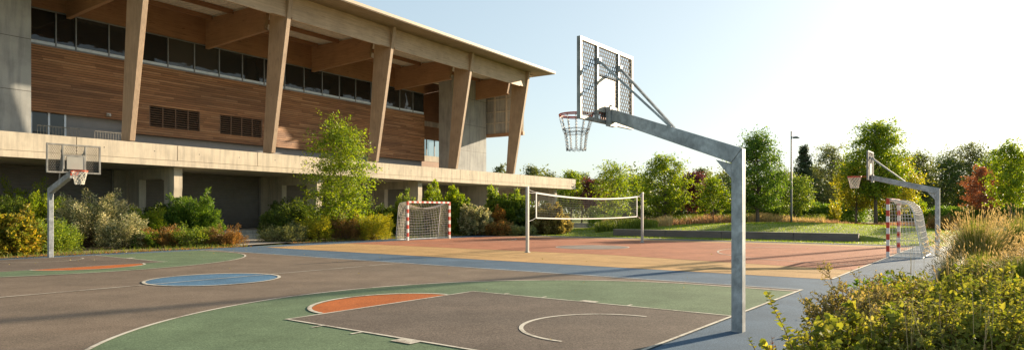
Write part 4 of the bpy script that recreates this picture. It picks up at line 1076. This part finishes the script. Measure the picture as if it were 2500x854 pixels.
def fshrub(px, Y, label, w, h, leaf, stems, per, ls, wl, seed, spread=1.0, reds=False, arch=.25, name='shrub', t0=.3):
    """near shrub: upright stems with leaves in pairs along them"""
    global rng; rng = np.random.default_rng(seed + 500)
    x, y = P(px, Y); t = empty(name, (x, y, -.02), 0, label, 'shrub', 'shrubs in the foreground at right')
    mb = MB(); Pts, Ds, Ns, Ls = [], [], [], []
    for k in range(stems):
        a = k * 2.39996 + rng.uniform(-.4, .4); r = math.sqrt((k + .5) / stems)
        b = np.array((math.cos(a) * r * w * .22, math.sin(a) * r * w * .22, 0))
        hh = h * (1 - .35 * r ** 2) * rng.uniform(.78, 1.12)
        e = np.array((math.cos(a) * r * w * .5, math.sin(a) * r * w * .5, hh)) + rng.normal(size=3) * .06 * h
        m_ = b * .6 + e * .4 + np.array((0, 0, arch * h * .4)) + rng.normal(size=3) * .03
        pts = []
        for i in range(6):
            s = i / 5; pts.append((1 - s) ** 2 * b + 2 * s * (1 - s) * m_ + s * s * e)
        mb.tube(pts, [.006, .0055, .005, .004, .003, .0015], 4, caps=False)
        # side shoots
        shoots = [(t0, 1.0, None)]
        for q in range(6):
            s = rng.uniform(.35, .95); c = (1 - s) ** 2 * b + 2 * s * (1 - s) * m_ + s * s * e
            d = unit(np.array((math.cos(a + rng.normal()), math.sin(a + rng.normal()), rng.uniform(.5, 1.4)))) * rng.uniform(.08, .22) * h
            mb.tube([c, c + d * .5 + rng.normal(size=3) * .01, c + d], [.003, .0025, .001], 3, caps=False); shoots.append((c, d, 1))
        for sh in shoots:
            if sh[2] is None:
                m2 = per; s = np.linspace(sh[0], 1.0, m2)[:, None]; s = np.clip(s + rng.normal(size=(m2, 1)) * .01, 0, 1)
                c = (1 - s) ** 2 * b + 2 * s * (1 - s) * m_ + s * s * e; ax = unit(2 * (1 - s) * (m_ - b) + 2 * s * (e - m_)); sz = 1.15 - .55 * s[:, 0]
            else:
                m2 = max(5, per // 3); s = np.linspace(.1, 1.0, m2)[:, None]; c = sh[0] + sh[1] * s; ax = np.repeat(unit(sh[1])[None], m2, 0); sz = 1.0 - .4 * s[:, 0]
            ang = np.arange(m2) * 2.4 + rng.uniform(0, 6); ref = unit(np.cross(ax, rng.normal(size=3))); bi = np.cross(ax, ref)
            rad = ref * np.cos(ang)[:, None] + bi * np.sin(ang)[:, None]
            Pts.append(c); Ds.append(rad + ax * .6 + rng.normal(size=(m2, 3)) * .2); Ns.append(ax - rad * .4 + rng.normal(size=(m2, 3)) * .25 + (0, 0, .2)); Ls.append(sz * rng.uniform(.7, 1.2, m2))
    nf = int(stems * per * .8); a = rng.uniform(0, 6.28, nf); r = np.sqrt(rng.uniform(0, 1, nf)); z = h * rng.uniform(.25, .86, nf) * (1 - .33 * r ** 2)
    Pts.append(np.stack([np.cos(a) * r * w * .48, np.sin(a) * r * w * .48, z], 1)); Ds.append(rng.normal(size=(nf, 3)) + (0, 0, .5)); Ns.append(rng.normal(size=(nf, 3)) + (0, 0, .6)); Ls.append(rng.uniform(.7, 1.2, nf))
    mb.build('stems', M['stem'], t, smooth=True)
    s_ = np.concatenate(Ls) * ls * rng.choice([.7, 1., 1.25, 1.5], sum(len(q) for q in Ls)); wl *= 1.15
    leaves('foliage', np.concatenate(Pts), np.concatenate(Ds), np.concatenate(Ns), s_, s_ * wl, L[leaf], t, rounded=True)
    return t
fshrub(2130, 6.7, 'olive brown small leaved shrub leaning over the blue surface', 1.4, .98, 'olive', 95, 40, .042, .48, 1)
fshrub(2215, 8.2, 'dark green and orange shrub behind the olive brown one', 1.1, .84, 'var', 50, 26, .06, .6, 2)
fshrub(2190, 9.6, 'dark leafy shrub farthest back in the foreground bed', 1.1, .70, 'green', 50, 26, .065, .5, 12)
fshrub(2340, 6.8, 'fresh yellow green shrub in the middle of the foreground bed', 1.8, 1.02, 'fg', 110, 36, .062, .5, 3)
fshrub(2490, 6.9, 'pale green narrow leaved shrub at the right edge of the foreground bed', 1.7, 1.05, 'fgp', 105, 36, .062, .38, 4)
fshrub(2320, 8.8, 'green shrub standing in front of the large grasses', 1.6, .74, 'fg', 70, 30, .07, .5, 5)
fshrub(2450, 9.6, 'green shrub before the golden grass clump at right', 1.7, .66, 'mid', 70, 28, .07, .48, 6)
fshrub(2100, 4.9, 'bright round leaved shrub at the bottom of the picture', .95, .93, 'fg', 55, 30, .052, .85, 7)
fshrub(2235, 5.0, 'pale feathery shrub low in the bottom right', 1.1, .99, 'fgp', 80, 36, .046, .42, 8)
fshrub(2380, 5.0, 'leafy green shrub at the bottom between dry stalks', 1.15, 1.02, 'fg', 75, 34, .052, .5, 9)
fshrub(2500, 4.8, 'bushy green shrub in the bottom right corner', .95, 1.02, 'fg', 60, 34, .052, .5, 10)
fshrub(1985, 4.6, 'low round leaved shrub at the lower left of the foreground bed', .6, .80, 'fg', 30, 24, .050, .85, 11)
# single long shoots that stand clear of the shrubs
def shoot(label, pts, leaf, nl, ls, seed):
    global rng; rng = np.random.default_rng(seed)
    t = empty('plant_shoot', pts[0], 0, label, 'plant'); q = [np.array(p) - np.array(pts[0]) for p in pts]
    mb = MB(); mb.tube(q, [.005 - .0035 * i / (len(q) - 1) for i in range(len(q))], 5); mb.build('stem', M['stem'], t, smooth=True)
    Pt, Dd = [], []
    for i in range(nl):
        f = .25 + .75 * i / nl; j = f * (len(q) - 1); k = min(len(q) - 2, int(j)); c = q[k] + (q[k + 1] - q[k]) * (j - k); ax = unit(q[k + 1] - q[k])
        a = i * 2.4; Pt.append(c); Dd.append(np.array((math.cos(a), math.sin(a) , .45)) + rng.normal(size=3) * .15)
    s_ = ls * (1.1 - .5 * np.arange(nl) / nl) * rng.uniform(.8, 1.2, nl)
    leaves('foliage', Pt, Dd, np.array([(0, 0, 1.)] * nl) + rng.normal(size=(nl, 3)) * .4, s_, s_ * .85, L[leaf], t, rounded=True)
def pz(px, py, Y): x, y = P(px, Y); return (x, y, CAMH - (py - HY) * Y / F)
shoot('long shoot with round leaves rising clear beside the near hoop post', [pz(1990, 1010, 4.5), pz(1945, 880, 4.4), pz(1915, 800, 4.35), pz(1885, 745, 4.3), pz(1874, 712, 4.3)], 'fg', 40, .052, 1)
shoot('short shoot with round leaves right of the longest one', [pz(1990, 1010, 4.5), pz(1965, 880, 4.45), pz(1962, 830, 4.4), pz(1975, 775, 4.4)], 'fg', 26, .052, 2)
shoot('lowest leafy shoot at the bottom left of the foreground bed', [pz(1920, 1010, 4.4), pz(1860, 900, 4.35), pz(1842, 850, 4.3), pz(1826, 822, 4.3)], 'fg', 14, .038, 3)
shoot('orange leaved shoot at the bottom beside the near hoop post', [pz(1960, 1010, 4.3), pz(1905, 900, 4.3), pz(1888, 860, 4.3), pz(1884, 820, 4.3)], 'orange', 14, .036, 4)
def stalks(label, px, Y, n, h, w, seed):
    global rng; rng = np.random.default_rng(seed); x, y = P(px, Y)
    t = empty('dry_stalks', (x, y, 0), 0, label, 'dry stalks'); mb = MB()
    for k in range(n):
        a = rng.normal(size=2) * w; e = a + rng.normal(size=2) * .10; hh = h * rng.uniform(.75, 1.08)
        mb.tube([(a[0], a[1], 0), ((a[0] + e[0]) / 2 + .01, (a[1] + e[1]) / 2, hh * .5), (e[0], e[1], hh)], [.0035, .003, .0015], 4, caps=False)
    mb.build('stalks', M['straws'], t)
stalks('pale dry stalks among the foreground shrubs left of centre', 2200, 4.75, 9, 1.0, .10, 1)
stalks('pale dry stalks in the middle of the foreground shrubs', 2340, 4.7, 14, 1.06, .14, 2)
stalks('thin dry stalks above the olive brown shrub', 2260, 7.2, 10, 1.22, .25, 3)
grass((P(2330, 8.8)[0], 8.8, 0), 'sparse upright seed stalks rising behind the foreground shrubs', .9, 1.32, n=14, seed=9, bw=.006, fl=1.6, hs=.8)

# ================================================================== LIGHT, SKY, CAMERA
SUN_AZ, SUN_EL = 51.0, 15.5
d = math.cos(R(SUN_EL)); sd = np.array((math.sin(R(SUN_AZ)) * d, math.cos(R(SUN_AZ)) * d, math.sin(R(SUN_EL))))
sun = bpy.data.lights.new('sun', 'SUN'); sun.energy = 5.0; sun.angle = R(.5); sun.color = (1.0, .81, .57)
so = bpy.data.objects.new('sun', sun); col.objects.link(so)
from mathutils import Vector
so.rotation_euler = Vector(-sd).to_track_quat('-Z', 'Y').to_euler(); so.location = (60, 60, 40)
w = bpy.data.worlds.new('World'); sc.world = w; w.use_nodes = True
nt = w.node_tree; bg = nt.nodes['Background']; bg.inputs[1].default_value = .076
sky = nt.nodes.new('ShaderNodeTexSky'); sky.sky_type = 'NISHITA'; sky.sun_disc = False
sky.sun_elevation = R(SUN_EL); sky.sun_rotation = R(SUN_AZ); sky.air_density = 1.0; sky.dust_density = 1.5; sky.ozone_density = 1.0; sky.altitude = 100
gm = nt.nodes.new('ShaderNodeGamma'); gm.inputs[1].default_value = .42; nt.links.new(sky.outputs[0], gm.inputs[0])
mxc = nt.nodes.new('ShaderNodeMix'); mxc.data_type = 'RGBA'; mxc.blend_type = 'MULTIPLY'; mxc.inputs[0].default_value = 1; mxc.inputs[7].default_value = (1.92, 2.14, 2.22, 1)
nt.links.new(gm.outputs[0], mxc.inputs[6]); nt.links.new(mxc.outputs[2], bg.inputs[0])
cam = bpy.data.cameras.new('camera'); co = bpy.data.objects.new('camera', cam); col.objects.link(co)
co.location = (0, 0, CAMH); co.rotation_euler = (R(90), 0, 0)
cam.sensor_width = 36; cam.sensor_fit = 'HORIZONTAL'; cam.lens = 36 * F / 2500; cam.shift_x = 0; cam.shift_y = (HY - 427) / 2500
cam.clip_end = 3000; cam.clip_start = .05
sc.camera = co
sc.view_settings.view_transform = 'Standard'; sc.view_settings.look = 'None'; sc.view_settings.exposure = 1.46; sc.view_settings.gamma = 1
c = sc.cycles; c.max_bounces = 7; c.diffuse_bounces = 4; c.glossy_bounces = 3; c.transmission_bounces = 5; c.transparent_max_bounces = 6
c.use_denoising = True; c.sample_clamp_indirect = 6; c.use_adaptive_sampling = True; c.adaptive_threshold = .01
try: c.denoiser = 'OPENIMAGEDENOISE'
except Exception: pass
